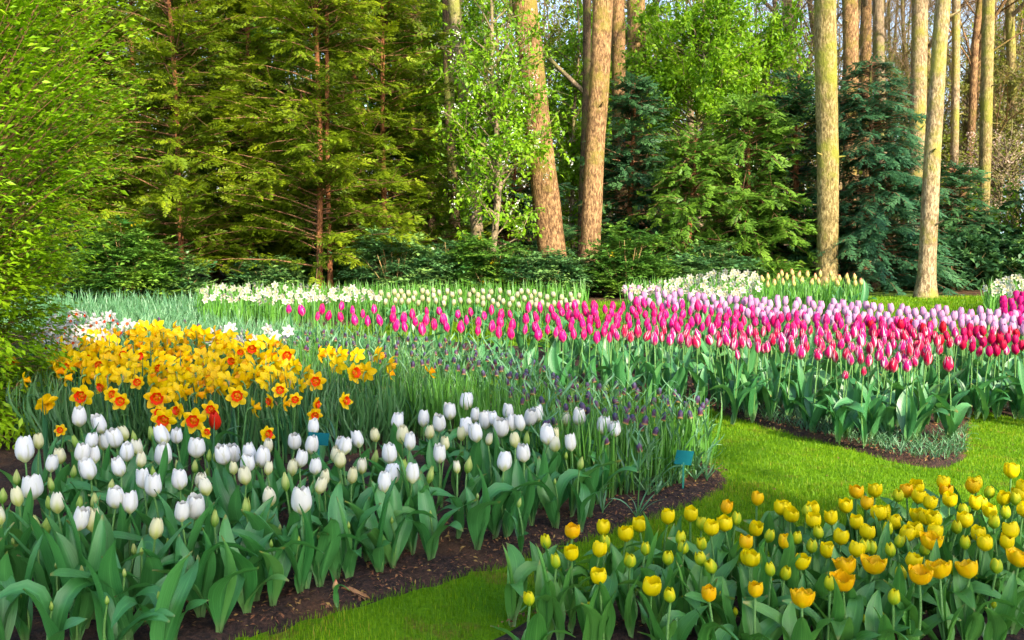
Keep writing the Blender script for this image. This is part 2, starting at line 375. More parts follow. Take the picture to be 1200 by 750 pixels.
# ================================================================= GROUND
BED_LEFT = gp([(-900, 900), (60, 900), (250, 768), (330, 742), (430, 712), (520, 688), (610, 662), (680, 640), (750, 615), (810, 597), (852, 578),
               (856, 560), (832, 545), (800, 530), (700, 500), (600, 474), (500, 455), (420, 436), (330, 416), (200, 398), (60, 392), (-200, 392), (-900, 430)])
BED_PINK = gp([(230, 402), (340, 412), (450, 428), (560, 438), (700, 452), (790, 468), (860, 492), (930, 512), (1000, 530), (1060, 547), (1110, 552),
               (1138, 538), (1136, 505), (1140, 482), (1190, 492), (1250, 500), (1285, 490), (1290, 450), (1200, 432), (1100, 440), (1040, 432),
               (950, 418), (860, 405), (760, 402), (680, 412), (560, 405), (450, 396), (340, 392), (230, 388)])
BED_YELLOW = gp([(545, 772), (585, 742), (640, 722), (700, 706), (780, 690), (860, 672), (960, 655), (1080, 642), (1200, 636), (1330, 628), (1600, 625),
                 (2400, 1100), (500, 1100), (470, 900)])
BED_LILAC = gp([(715, 386), (800, 384), (900, 392), (1000, 402), (1100, 412), (1240, 418), (1275, 428), (1275, 442), (1240, 446), (1180, 446), (1100, 438),
                (1000, 424), (900, 412), (800, 404), (715, 398)])
BED_BACK = gp([(228, 388), (330, 384), (480, 380), (600, 376), (690, 372), (690, 362), (480, 364), (330, 366), (228, 370)])
BED_PEACH = gp([(730, 376), (800, 376), (900, 378), (960, 378), (1008, 374), (1012, 362), (960, 356), (860, 356), (730, 360)])
BED_RIGHT = gp([(1150, 372), (1230, 380), (1270, 382), (1270, 364), (1230, 358), (1155, 356)])
BEDS = [BED_LEFT, BED_PINK, BED_YELLOW, BED_LILAC, BED_BACK, BED_PEACH, BED_RIGHT]

def soil_material():
    m, t = nodes_of('soil'); n1 = noise(t, 9, 6, rough=0.7); n2 = noise(t, 55, 4, rough=0.7); n3 = noise(t, 2.2, 3)
    c = mixc(t, sstep(t, n2, 0.35, 0.7), (0.014, 0.008, 0.007), (0.070, 0.034, 0.022))
    c = mixc(t, mth(t, 'MULTIPLY', sstep(t, n3, 0.5, 0.68), 0.5), c, (0.15, 0.07, 0.03))
    finish(t, c, 0.9, bump=mth(t, 'ADD', n1, mth(t, 'MULTIPLY', n2, 0.5)), bstr=0.9, bdist=0.03, spec=0.3)
soil_material()
def lawn_material():
    m, t = nodes_of('lawn'); n1 = noise(t, 1.6, 4); n2 = noise(t, 60, 3); n3 = noise(t, 5.5, 4, rough=0.65)
    c = mixc(t, sstep(t, n1, 0.35, 0.65), (0.075, 0.19, 0.003), (0.15, 0.29, 0.004))
    c = mixc(t, mth(t, 'MULTIPLY', sstep(t, n3, 0.52, 0.66), 0.7), c, (0.20, 0.14, 0.02))
    c = mixc(t, mth(t, 'MULTIPLY', n2, 0.5), c, (0.03, 0.10, 0.004))
    finish(t, c, 0.9, bump=n2, bstr=0.8, bdist=0.02, spec=0.1)
lawn_material()
def blade_material():
    m, t = nodes_of('grass_blade'); v = attr(t, 'var').outputs['Fac']
    r = N(t, 'ShaderNodeValToRGB'); e = r.color_ramp.elements
    e[0].color = (0.070, 0.17, 0.003, 1); e[1].color = (0.34, 0.28, 0.03, 1)
    k = e.new(0.6); k.color = (0.15, 0.30, 0.004, 1); k = e.new(0.9); k.color = (0.27, 0.40, 0.006, 1)
    t.links.new(v, r.inputs[0]); finish(t, r.outputs[0], 0.5, 0.35, spec=0.2)
blade_material()
def floor_material():
    m, t = nodes_of('forest_floor'); n1 = noise(t, 3, 5, rough=0.7); n2 = noise(t, 0.25, 3)
    c = mixc(t, sstep(t, n1, 0.35, 0.7), (0.035, 0.022, 0.014), (0.12, 0.065, 0.03))
    c = mixc(t, sstep(t, n2, 0.45, 0.6), c, (0.06, 0.10, 0.015))
    finish(t, c, 0.95, bump=n1, bstr=0.8, bdist=0.1, spec=0.1)
floor_material()

me = mesh_np('ground', [(-250, -60, 0), (250, -60, 0), (250, 420, 0), (-250, 420, 0)], [[(0, 1, 2, 3)]], 'forest_floor', smooth=False)
tag(obj('ground', me), kind='structure')
LAWN = np.array([(-14, -3), (20, -3), (20, 16.2), (9.5, 16.0), (7.2, 15.2), (6.0, 15.4), (3, 14.4), (1.2, 14.2), (.6, 11.3), (-4.2, 11.3), (-4.4, 8.5), (-9, 7.5), (-14, 7)], float)
def sheet(name, poly, step, mat, zf, bounds, kind='structure', keep=-0.15):
    x0, y0, x1, y1 = bounds; xs = np.arange(x0, x1 + step, step); ys = np.arange(y0, y1 + step, step)
    X, Y = np.meshgrid(xs, ys); D = sdf(poly, X, Y); Z = zf(X, Y, D); nx = len(xs)
    f = grid_faces(nx, len(ys)); Df = D.ravel()
    f = f[(Df[f] > keep).any(1)]
    used, inv = np.unique(f, return_inverse=True)
    V = np.stack([X.ravel(), Y.ravel(), Z.ravel()], 1)[used]
    return tag(obj(name, mesh_np(name, V, [inv.reshape(-1, 4)], mat)), kind=kind)
nz = lambda X, Y, k, s=0: np.sin(X * k + 1.7 * s) * np.cos(Y * k * 1.13 + s) + .5 * np.sin(X * k * 2.3 + Y * k * 1.9 + s)
me = mesh_np('lawn', np.c_[LAWN, np.full(len(LAWN), 0.004)], [np.arange(len(LAWN))[None]], 'lawn', smooth=False)
tag(obj('lawn', me), kind='structure')
def bed(name, poly, step, clip=None):
    P = np.asarray(poly); lo, hi = P.min(0) - .2, P.max(0) + .2
    lo = np.maximum(lo, (-9, 1.2)); hi = np.minimum(hi, (11, 17))
    zf = lambda X, Y, D: -0.012 + 0.045 * np.clip((D + 0.02 + .012 * nz(X, Y, 16, 2)) / 0.10, -.3, 1) + np.where(D > .0, 0.007 * nz(X, Y, 21, 3) + 0.006 * nz(X, Y, 53, 1) + .004 * nz(X, Y, 90, 4), 0)
    sheet(name, poly, step, 'soil', zf, (lo[0], lo[1], hi[0], hi[1]))
bed('left_bed_soil', BED_LEFT, 0.035); bed('pink_bed_soil', BED_PINK, 0.05); bed('yellow_bed_soil', BED_YELLOW, 0.035)
for n_, p_ in (('lilac_bed_soil', BED_LILAC), ('back_bed_soil', BED_BACK), ('peach_bed_soil', BED_PEACH), ('right_bed_soil', BED_RIGHT)): bed(n_, p_, 0.09)

# grass blades on the lawn
def grass():
    acc = Acc(); tV = np.array([(-.5, 0, 0), (.5, 0, 0), (.32, .18, .6), (-.32, .18, .6), (0, .55, 1)], float)
    tF4 = np.array([(0, 1, 2, 3)]); tF3 = np.array([(3, 2, 4)])
    def patch(x0, x1, y0, y1, n, h, wd):
        x = rng.uniform(x0, x1, n); y = rng.uniform(y0, y1, n)
        ok = in_poly(LAWN, x, y) & (np.abs(x) < y * 0.85 + .9)
        for b in BEDS: ok &= ~(sdf(b, x, y) + .014 * nz(x, y, 16, 2) > rng.uniform(-.01, .06, n) * (1 + (rng.random(n) > .93)))
        x, y = x[ok], y[ok]; n = len(x); th = rng.uniform(0, 6.283, n); hh = h * rng.uniform(.45, 1.25, n)
        c, s = np.cos(th), np.sin(th); z0 = np.zeros(n); lean = rng.uniform(.1, .9, n)
        Rm = np.stack([np.stack([c, -s * 1, z0], 1), np.stack([s, c, z0], 1), np.stack([z0, z0, z0 + 1], 1)], 1)
        sc_ = np.stack([np.full(n, wd) * rng.uniform(.7, 1.3, n), hh * lean, hh], 1)
        patchy = .46 + .16 * nz(x, y, 1.9, 2) + .12 * nz(x, y, 6.1, 5)
        var = np.clip(patchy + rng.normal(0, .2, n), 0, 1)
        T = np.stack([x, y, np.full(n, .003)], 1)
        inst(acc, tV, tF4, Rm, T, sc_, var); off = acc.n - 5 * n
        acc.F.setdefault(3, []).append((np.arange(n) * 5)[:, None] + off + np.array([3, 2, 4])); acc.M.setdefault(3, []).append(np.zeros(n, int))
    patch(-1.4, 1.6, 2.35, 3.9, 60000, .026, .0022)
    patch(0.2, 4.2, 3.2, 6.2, 190000, .019, .0024)
    patch(-3, 6.5, 5.4, 8.5, 110000, .022, .004)
    patch(-3, 9.5, 8.5, 15.5, 70000, .045, .010)
    tag(obj('grass', acc.mesh('grass', 'grass_blade')), 'short bright green lawn grass curving between the flower beds', 'grass', kind='stuff')
grass()
def lawn_leaves():
    g = np.random.default_rng(14); ac = Acc(); n = 900; x = g.uniform(.3, 5, n); y = g.uniform(2.6, 6.6, n)
    ok = in_poly(LAWN, x, y) & (g.random(n) < .18 + .5 * (x > 2.4) * (y > 4.3))
    for b in BEDS: ok &= sdf(b, x, y) < 0
    x, y = x[ok], y[ok]; n = len(x); D = g.normal(size=(n, 3)); D[:, 2] *= .2; L = g.uniform(.006, .02, n)
    inst(ac, LEAF_V, LEAF_F, frames(D, np.array([0, 0, 1.0]), .4), np.stack([x, y, np.full(n, .014)], 1), np.stack([L, L * .8, L], 1))
    tag(obj('fallen_leaves', ac.mesh('fallen_leaves', 'litter')), 'small dry brown leaves scattered on the lawn', 'fallen leaves', kind='stuff')
# bark chips and litter on the soil
def litter():
    acc = Acc(); n = 80000
    x = rng.uniform(-2.6, 3.4, n); y = rng.uniform(2.4, 6.4, n)
    d = np.maximum.reduce([sdf(BED_LEFT, x, y), sdf(BED_YELLOW, x, y), sdf(BED_PINK, x, y)])
    ok = (d > .0) & (rng.random(n) < np.exp(-d / .6)); x, y = x[ok], y[ok]; n = len(x)
    D = rng.normal(size=(n, 3)); D[:, 2] *= .25
    Rm = frames(D, np.array([0, 0, 1.0]), .35)
    T = np.stack([x, y, np.full(n, .041)], 1); L = rng.uniform(.005, .024, n)
    inst(acc, LEAF_V, LEAF_F, Rm, T, np.stack([L, L * rng.uniform(.3, .9, n), L], 1))
    m, t = nodes_of('litter'); v = attr(t, 'var').outputs['Fac']; r = N(t, 'ShaderNodeValToRGB'); e = r.color_ramp.elements
    e[0].color = (0.05, 0.02, 0.012, 1); e[1].color = (0.32, 0.20, 0.05, 1); k = e.new(.6); k.color = (0.20, 0.075, 0.03, 1)
    t.links.new(v, r.inputs[0]); finish(t, r.outputs[0], 0.8)
    tag(obj('bark_litter', acc.mesh('bark_litter', 'litter')), 'small brown bark chips and litter along the bed edges', 'bark litter', kind='stuff')
litter()
lawn_leaves()

# ================================================================= TREES
def trunk_pts(base, top, n=14, wob=.04, seed=0):
    g = np.random.default_rng(seed); t = np.linspace(0, 1, n)[:, None]
    P = np.array(base) * (1 - t) + np.array(top) * t
    ph = g.uniform(0, 6, 4); L = np.linalg.norm(np.array(top) - base)
    P[:, 0] += wob * (np.sin(t[:, 0] * 5 + ph[0]) - math.sin(ph[0])) + wob * .4 * (np.sin(t[:, 0] * 13 + ph[1]) - math.sin(ph[1]))
    P[:, 1] += wob * (np.sin(t[:, 0] * 4 + ph[2]) - math.sin(ph[2]))
    return P
def trunk_mesh(name, P, r0, r1, mat, n=18, flare=.5, seed=0, h_flare=.5):
    g = np.random.default_rng(seed); P = np.asarray(P); L = np.linalg.norm(P - P[0], axis=1); t = L / L[-1]
    r = (r0 + (r1 - r0) * t) * (1 + flare * np.exp(-L / h_flare * 2.5))
    V, Fq = tube(P, r, n)
    V = V.reshape(len(P), n, 3); th = np.linspace(0, 6.283, n, endpoint=False)
    lump = 1 + .035 * np.sin(th * 3 + g.uniform(0, 6))[None] + .03 * np.sin(th * 2 + t[:, None] * 9 + g.uniform(0, 6)) + .02 * g.normal(size=(len(P), n))
    lump += (.22 * flare * np.exp(-L / .35))[:, None] * np.sin(th * 5 + g.uniform(0, 6))[None]
    V = P[:, None] + (V - P[:, None]) * lump[..., None]
    return mesh_np(name, V.reshape(-1, 3), [Fq], mat)
def skeleton(base, d, L, r, depth, g, up=.15, spread=.6, kids=(2, 4)):
    """list of (p0, p1, r0, r1, depth) segments"""
    out = []; p = np.array(base, float); d = norm(np.array(d, float)); nseg = 3
    for s in range(nseg):
        d = norm(d + g.normal(0, .13, 3) + np.array([0, 0, up * .4])); q = p + d * L / nseg
        ra = r * (1 - .5 * s / nseg); rb = r * (1 - .5 * (s + 1) / nseg)
        out.append((p, q, ra, rb, depth))
        if depth > 0 and (s > 0 or depth < 3):
            for _ in range(g.integers(kids[0], kids[1]) // (1 if s == nseg - 1 else 2) + (s == nseg - 1)):
                dd = norm(d + spread * g.normal(size=3) + np.array([0, 0, up])); out += skeleton(q, dd, L * g.uniform(.5, .75), rb * .6, depth - 1, g, up, spread, kids)
        p = q
    return out
def seg_tubes(acc, segs, n=4, rmin=.0):
    s = [x for x in segs if x[2] >= rmin]
    tubes(acc, [x[0] for x in s], [x[1] for x in s], np.array([x[2] for x in s]), np.array([x[3] for x in s]), n)

# --- big bare trunks in the open wood edge
def big_tree(px0, py0, Y, px1, wpx0, wpx1, mat, label, seed, limbs=4, twig='bark_grey', low=6.6):
    g = np.random.default_rng(seed); b = atY(px0, py0, Y); b[2] = 0
    tp = atY(px1, 0, Y); k = 14 / tp[2]; top = b + (tp - b) * k; top[2] = 14
    r0 = wpx0 / 2 * Y / F; r1 = wpx1 / 2 * Y / F
    root = thing('woodland_tree', tuple(b), label, 'tree', 'tall trunks at the edge of the wood')
    P = trunk_pts((0, 0, -.1), tuple(top - b), 34, .05, seed)
    obj('trunk', trunk_mesh('trunk', P, r0 * .92, r0 + (r1 - r0) * k * .7, mat, seed=seed), root)
    for q in range(5):      # broken stubs
        i = int(g.uniform(3, 15)); an = g.uniform(0, 6.28); d_ = np.array([math.cos(an), math.sin(an), g.uniform(-.1, .5)]); r_ = r0 * .9
        V, Fq = tube([P[i] + d_ * r_ * .7, P[i] + d_ * (r_ + .03), P[i] + d_ * (r_ + g.uniform(.06, .16))], [.03, .018, .010], 6); ac = Acc(); ac.add(V, Fq); obj('stub', ac.mesh('stub', mat), root)
    for q in range(limbs):
        i = int(np.interp(low + (13.5 - low) * (q + .5) / limbs, P[:, 2], np.arange(len(P)))); an = g.uniform(0, 6.28)
        acc = Acc(); seg_tubes(acc, skeleton(P[i], (math.cos(an), math.sin(an), .8), 3.2, .07, 3, g), 5); obj('limb', acc.mesh('limb', twig), root)
    acc = Acc()
    for q in range(4):
        an = g.uniform(0, 6.28); seg_tubes(acc, skeleton(P[-1], (.5 * math.cos(an), .5 * math.sin(an), 1), 3.5, .08, 3, g), 4)
    obj('crown', acc.mesh('crown', twig), root)
    return root
big_tree(652, 338, 17.0, 616, 35, 30, 'bark_warm', 'thick leaning tree trunk half hidden by the bird cherry leaves', 3)
big_tree(690, 344, 16.6, 701, 26, 23, 'bark_warm', 'thick smooth brown trunk rising from the shrubs, centre of the wood edge', 4)
big_tree(749, 330, 22, 740, 24, 20, 'bark_warm', 'mossy brown trunk, right one of the pair behind the dark yew', 5)
big_tree(733, 330, 24, 724, 18, 16, 'bark_warm', 'slimmer brown trunk, left one of the pair behind the dark yew', 6)
big_tree(969, 340, 16.4, 972, 26, 24, 'bark_moss', 'stout mossy yellow trunk standing behind the peach tulip clump', 8)
big_tree(1084, 349, 15.1, 1100, 21, 16, 'bark_pale', 'pale slender leaning trunk standing alone on the lawn edge', 9)
big_tree(1073, 335, 24, 1076, 20, 18, 'bark_pale', 'pale trunk partly hidden just left behind the slender lawn tree', 10)
big_tree(994, 335, 21, 997, 17, 18, 'bark_warm', 'reddish brown trunk just right of the stout mossy trunk', 11)
big_tree(1016, 335, 25, 1018, 13, 12, 'bark_warm', 'narrow brown trunk above the blue green spruce, left of its mossy twin', 12)
big_tree(1031, 335, 26, 1026, 13, 13, 'bark_grey', 'narrow mossy grey trunk above the blue green spruce', 13)
big_tree(935, 335, 27, 922, 11, 10, 'bark_pale', 'thin very pale trunk left of the stout mossy trunk', 14)
big_tree(1150, 335, 22, 1154, 14, 13, 'bark_moss', 'mossy trunk with thin low limbs at the right side of the wood', 15, low=6.0)
big_tree(1122, 335, 24, 1121, 10, 9, 'bark_pale', 'thin pale spotted trunk between lawn tree and forked mossy tree', 16)
big_tree(536, 335, 19, 520, 14, 12, 'bark_dark', 'dark leaning trunk left of the bird cherry', 17)
big_tree(567, 338, 16.9, 536, 17, 14, 'bark_grey', 'pale grey leaning trunk rising through the bird cherry leaves', 18, low=4.5)
big_tree(510, 335, 21, 492, 12, 10, 'bark_dark', 'dark slanting trunk between the yews and the bird cherry', 19)
big_tree(126, 335, 23, 118, 16, 15, 'bark_grey', 'grey trunk top showing above the yews on the left', 20)
big_tree(681, 330, 23, 684, 10, 9, 'bark_dark', 'thin dark trunk just behind the thick smooth brown one', 21, low=3.5)
big_tree(1192, 335, 26, 1180, 11, 9, 'bark_moss', 'thin mossy trunk farthest to the right in the wood', 23, low=3.5)

# --- bare background trees
def bare_tree_protos():
    out = []
    for k in range(6):
        g = np.random.default_rng(40 + k); Ht = 13
        P = trunk_pts((0, 0, -.1), (g.uniform(-.7, .7), g.uniform(-.4, .4), Ht), 24, .28, k)
        tr = trunk_mesh('trunk', P, .12, .04, ['bark_grey', 'bark_pale', 'bark_warm', 'bark_moss', 'bark_grey', 'bark_dark'][k], 9, seed=k)
        acc = Acc(); segs = []
        for q in range(20):
            i = int(g.uniform(4, 23)); an = g.uniform(0, 6.28)
            segs += skeleton(P[i], (math.cos(an), math.sin(an), g.uniform(.4, 1.3)), g.uniform(1.4, 3.0), .035 if q > 2 else .07, 3, g, .2, .65)
        seg_tubes(acc, segs, 3); out.append((tr, acc.mesh('crown', ['bark_grey', 'bark_pale', 'bark_warm', 'bark_grey', 'bark_pale', 'bark_grey'][k])))
    return out
bare = []
protos = bare_tree_protos(); g = np.random.default_rng(5)
spots = []
for px in list(np.linspace(858, 1196, 19) + g.normal(0, 7, 19)) + list(g.uniform(500, 860, 8)) + [150, 262] + list(g.uniform(1210, 1500, 8)):
    spots.append((px, g.uniform(25, 40)))
for k, (px, Y) in enumerate(spots):
    b = atY(px, 300, Y); q = int(g.integers(0, 6))
    root = thing('bare_tree', (b[0], Y, 0), None, 'tree', 'bare thin trees deep in the wood', g.uniform(0, 6.28))
    s = g.uniform(.75, 1.25); root.scale = (s, s, g.uniform(.9, 1.15))
    obj('trunk', protos[q][0], root); obj('crown', protos[q][1], root); bare.append((root, px, Y))

# --- conifers
def conifer(name, label, px, Y, H, Rr, mat, seed, dens=1.0, spray=SPRAY, ssize=(.22, .42), trunk_r=.09, tmat='bark_red', droop=.25, elev=.15, pw=.7, low=.05, pitch_=.060, twin=False, group='conifers along the wood edge', cat='tree', dead=.35):
    g = np.random.default_rng(seed); b = atY(px, 300, Y)
    root = thing(name, (b[0], Y, 0), label, cat, group)
    P = trunk_pts((0, 0, -.1), (g.normal(0, .12), g.normal(0, .1), H), 18, .03, seed)
    obj('trunk', trunk_mesh('trunk', P, trunk_r, .02, tmat, 9, seed=seed), root)
    if twin: obj('trunk', trunk_mesh('trunk', P * np.array([-.6, 1, 1]) + np.array([.16, .1, 0]), trunk_r * .8, .02, tmat, 9, seed=seed + 1), root)
    nb = int(H * 36 * dens)
    z = H * (low + (1 - low) * g.random(nb) ** .95); az = g.uniform(0, 6.283, nb)
    L = Rr * np.clip(1 - z / H, 0, 1) ** pw * g.uniform(.55, 1.12, nb) + .12
    e = elev + g.normal(0, .12 if pitch_ > .05 else .19, nb) + .35 * (z / H) ** 2; dr = droop * g.uniform(.5, 1.4, nb)
    hd = np.stack([np.cos(az), np.sin(az)], 1); base = np.stack([np.interp(z, P[:, 2], P[:, 0]), np.interp(z, P[:, 2], P[:, 1]), z], 1)
    def bp(t, i): # point along branch
        return base[i] + np.concatenate([hd[i] * (L[i] * t)[:, None], (L[i] * (e[i] * t - dr[i] * t * t))[:, None]], 1)
    tw = Acc(); i = np.arange(nb); ts = [0, .35, .7, 1]
    for a_, b_ in zip(ts[:-1], ts[1:]):
        tubes(tw, bp(np.full(nb, a_), i), bp(np.full(nb, b_), i), .014 * (1 - a_) + .003, .014 * (1 - b_) + .003, 3)
    nd = int(nb * 6 * dead); i = g.integers(0, nb, nd); t0 = g.uniform(.1, .7, nd); p = bp(t0, i)
    tubes(tw, p, p + g.normal(0, .13, (nd, 3)), .004, .002, 3)
    obj('branches', tw.mesh('branches', 'twig_brown'), root)
    ns = np.maximum(4, (L / pitch_).astype(int)); i = np.repeat(np.arange(nb), ns); M = len(i)
    t = 1 - (1 - (.22 if pitch_ > .05 else .08)) * g.random(M) ** 1.05; p = bp(t, i)
    if pitch_ < .05: p = p + g.normal(0, .045, (M, 3))
    sd_ = g.choice([-1, 1], M) * np.radians(g.uniform(15, 75, M)) * (t < .95)
    aa = az[i] + sd_; slope = e[i] - 2 * dr[i] * t - .12
    D = np.stack([np.cos(aa), np.sin(aa), slope + g.normal(.06 if pitch_ < .05 else 0, .14 if pitch_ > .05 else .24, M)], 1)
    s = g.uniform(*ssize, M) * (1 - .35 * t * (np.abs(sd_) < .1))
    Rm = frames(D, np.array([0, 0, 1.0]) + .25 * np.stack([np.cos(aa), np.sin(aa), 0 * aa], 1), .28 if pitch_ > .05 else .42)
    ac = Acc(); var = np.clip(.12 + .75 * t * g.uniform(.55, 1.15, M), 0, 1)   # new tips are paler than old growth
    inst(ac, spray[0], spray[1], Rm, p, s, var, vj=.06)
    obj('crown', ac.mesh('crown', mat), root)
    return root
conifer('yew_tree', 'feathery yellow green yew with a red brown stem, left one of two', 214, 15.6, 8.0, 2.1, 'fol_yew', 101, .92, spray=SPRAY_FINE, ssize=(.15, .30), pitch_=.034, droop=.16, elev=.25, trunk_r=.05)
conifer('yew_tree', 'feathery yellow green yew with twin red stems above the white daffodils', 374, 15.4, 8.6, 2.0, 'fol_yew', 102, .92, spray=SPRAY_FINE, ssize=(.15, .30), pitch_=.034, droop=.16, elev=.25, trunk_r=.06, twin=True)
conifer('yew_tree', 'tall greener yew just right of the twin stemmed one', 452, 17.2, 9.2, 2.0, 'fol_yew', 103, .95, spray=SPRAY_FINE, ssize=(.18, .34), pitch_=.040, droop=.16, elev=.25, trunk_r=.06)
conifer('yew_tree', 'shaded yew filling the gap between the two feathery yews', 292, 18.2, 7.8, 2.0, 'fol_yew', 104, 1.1, spray=SPRAY_FINE, ssize=(.2, .36), pitch_=.045, elev=.2)
conifer('yew_tree', 'dim yew with its top behind the leafy green bush', 108, 18.5, 7.2, 2.0, 'fol_yew', 105, 1.1, spray=SPRAY_FINE, ssize=(.2, .36), pitch_=.045, elev=.2)
conifer('yew_tree', 'dark yew low behind the leafy bush at the left edge', 20, 17, 7.0, 2.2, 'fol_yew', 106, .7)
for k_, (px_, Y_, H_, R_, lab_) in enumerate([(170, 21, 8.5, 2.2, 'dark yew in the gap between leafy bush and left feathery yew'), (250, 23, 9.5, 2.3, 'shaded yew behind the left feathery yew'), (335, 22, 9.5, 2.3, 'shaded yew behind the twin stemmed yew'),
                                        (415, 21.5, 9.5, 2.2, 'shaded yew between the twin stemmed and the taller greener yew'), (40, 22, 8.5, 2.6, 'shaded yew far behind the leafy bush'), (495, 24, 7, 2.0, 'low shaded yew behind the dark slanting trunk')]):
    conifer('yew_tree', lab_, px_, Y_, H_, R_, 'fol_yew_green' if k_ in (2, 3, 5) else 'fol_yew', 160 + k_, .6, pw=.45, ssize=(.35, .6), trunk_r=.1)
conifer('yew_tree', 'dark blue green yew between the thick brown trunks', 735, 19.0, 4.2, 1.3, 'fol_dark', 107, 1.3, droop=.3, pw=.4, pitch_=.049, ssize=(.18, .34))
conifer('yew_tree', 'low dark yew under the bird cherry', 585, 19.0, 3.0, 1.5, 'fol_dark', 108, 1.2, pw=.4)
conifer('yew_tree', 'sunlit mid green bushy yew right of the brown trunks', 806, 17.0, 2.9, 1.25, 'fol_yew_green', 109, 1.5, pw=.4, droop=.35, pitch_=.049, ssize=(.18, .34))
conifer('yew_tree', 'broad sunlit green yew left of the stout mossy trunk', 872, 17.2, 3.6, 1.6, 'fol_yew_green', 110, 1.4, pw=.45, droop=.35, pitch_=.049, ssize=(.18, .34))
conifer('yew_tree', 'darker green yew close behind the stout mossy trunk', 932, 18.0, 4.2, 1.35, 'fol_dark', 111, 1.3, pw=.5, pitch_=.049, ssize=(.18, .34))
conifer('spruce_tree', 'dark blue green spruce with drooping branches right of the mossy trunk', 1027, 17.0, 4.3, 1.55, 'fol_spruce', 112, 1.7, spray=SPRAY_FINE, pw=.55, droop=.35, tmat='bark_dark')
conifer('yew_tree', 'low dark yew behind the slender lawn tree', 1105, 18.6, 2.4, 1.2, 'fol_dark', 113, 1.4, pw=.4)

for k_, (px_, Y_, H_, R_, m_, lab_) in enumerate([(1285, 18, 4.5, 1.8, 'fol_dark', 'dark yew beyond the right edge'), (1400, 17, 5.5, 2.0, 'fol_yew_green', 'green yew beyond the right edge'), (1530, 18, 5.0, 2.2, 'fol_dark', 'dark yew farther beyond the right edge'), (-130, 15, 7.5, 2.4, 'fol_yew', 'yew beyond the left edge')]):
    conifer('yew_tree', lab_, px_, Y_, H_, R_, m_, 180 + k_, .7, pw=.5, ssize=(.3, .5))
# --- deciduous leafy trees
def leafy_tree(name, label, px, Y, H, rx, zc, rz, nleaf, mat, seed, leaf=.07, tr=.07, tmat='bark_grey', group=None, blossom=None, nb=60, cy_=0, cat='tree', clump=.26, lean=0.0):
    if mat == 'fol_spring' and cat == 'tree' and Y > 17: nleaf = int(nleaf * 2.8); leaf *= 1.15; nb = int(nb * 1.5)
    g = np.random.default_rng(seed); b = atY(px, 300, Y)
    root = thing(name, (b[0], Y, 0), label, cat, group)
    P = trunk_pts((0, 0, -.1), (lean, 0, H * .9), 16, .08, seed)
    obj('trunk', trunk_mesh('trunk', P, tr, tr * .25, tmat, 9, seed=seed), root)
    # branch ends through the crown volume
    u = norm(g.normal(size=(nb, 3))) * (g.random((nb, 1)) ** .45); tips = u * np.array([rx, rx * .8, rz]) + np.array([lean * .6, cy_, zc])
    tips[:, 2] = np.maximum(tips[:, 2], .25)
    st = np.stack([np.interp(tips[:, 2] - .5, P[:, 2], P[:, 0]), np.interp(tips[:, 2] - .5, P[:, 2], P[:, 1]), np.clip(tips[:, 2] - .5 - .3 * np.abs(u[:, 0]) * rx, .2, H)], 1)
    br = Acc(); mid = (st + tips) / 2 + g.normal(0, .12, tips.shape)
    tubes(br, st, mid, .022, .013, 4); tubes(br, mid, tips, .013, .005, 4)
    k = nb * 5; j = g.integers(0, nb, k); tw0 = mid[j] + (tips[j] - mid[j]) * g.random((k, 1)); tw1 = tw0 + g.normal(0, clump * 1.1, (k, 3)); tubes(br, tw0, tw1, .005, .002, 3)
    obj('branches', br.mesh('branches', tmat), root)
    ax0, ax1 = np.concatenate([tw0, mid]), np.concatenate([tw1, tips])
    j = g.integers(0, len(ax0), nleaf); p = ax0[j] + (ax1[j] - ax0[j]) * g.random((nleaf, 1)) + g.normal(0, clump * .22, (nleaf, 3))
    D = norm(ax1[j] - ax0[j]) + .9 * g.normal(size=(nleaf, 3)) + np.array([0, 0, -.25])
    ac = Acc(); s = leaf * g.uniform(.6, 1.25, nleaf)
    cv = g.random(len(ax0))[j]
    inst(ac, LEAF_V, LEAF_F, frames(D, np.array([0, -.3, 1.0]), .5), p, s, np.clip(.25 + .5 * cv + g.normal(0, .15, nleaf), 0, 1))
    obj('crown', ac.mesh('crown', mat), root)
    if blossom:
        m_, n_, sz = blossom; bl = Acc(); jj = g.integers(0, len(ax1), n_)
        for r_ in range(9):
            pp = ax1[jj] + g.normal(0, sz * .9, (n_, 3)) * np.array([.6, .6, 1.3])
            inst(bl, LEAF_V, LEAF_F, frames(g.normal(size=(n_, 3)), np.array([0, -.5, 1.0]), .8), pp, g.uniform(.5, 1, n_) * sz)
        obj('blossom', bl.mesh('blossom', m_), root)
    return root
leafy_tree('bird_cherry_tree', 'bright green bird cherry with white blossom in front of the thick leaning trunk', 576, 16.0, 6.8, 1.45, 3.4, 2.7, 9000, 'fol_spring', 201, .10, .07, blossom=('blossom_white', 170, .05), nb=75)
leafy_tree('spring_tree', 'light green tree filling the gap left of the bird cherry', 535, 21, 8, 1.8, 4.2, 3.6, 7000, 'fol_spring', 202, .11, .08, nb=70)
leafy_tree('spring_tree', 'light green leafy tree behind the pair of brown trunks', 715, 27, 9, 2.4, 4.8, 4.0, 8000, 'fol_spring', 203, .12, nb=70)
leafy_tree('spring_tree', 'fresh green tree with spreading twigs right of the pair of trunks', 815, 21, 7.5, 2.0, 4.8, 2.2, 7500, 'fol_spring', 204, .10, nb=70)
leafy_tree('spring_tree', 'loose light green tree high above the broad sunlit yew', 880, 23, 8, 1.8, 5.2, 1.9, 4500, 'fol_spring', 205, .10, nb=60)
leafy_tree('spring_tree', 'yellow green tree deep behind the thick leaning trunk', 640, 29, 9, 2.6, 4.5, 4.0, 7500, 'fol_spring_dim', 206, .13, nb=60)
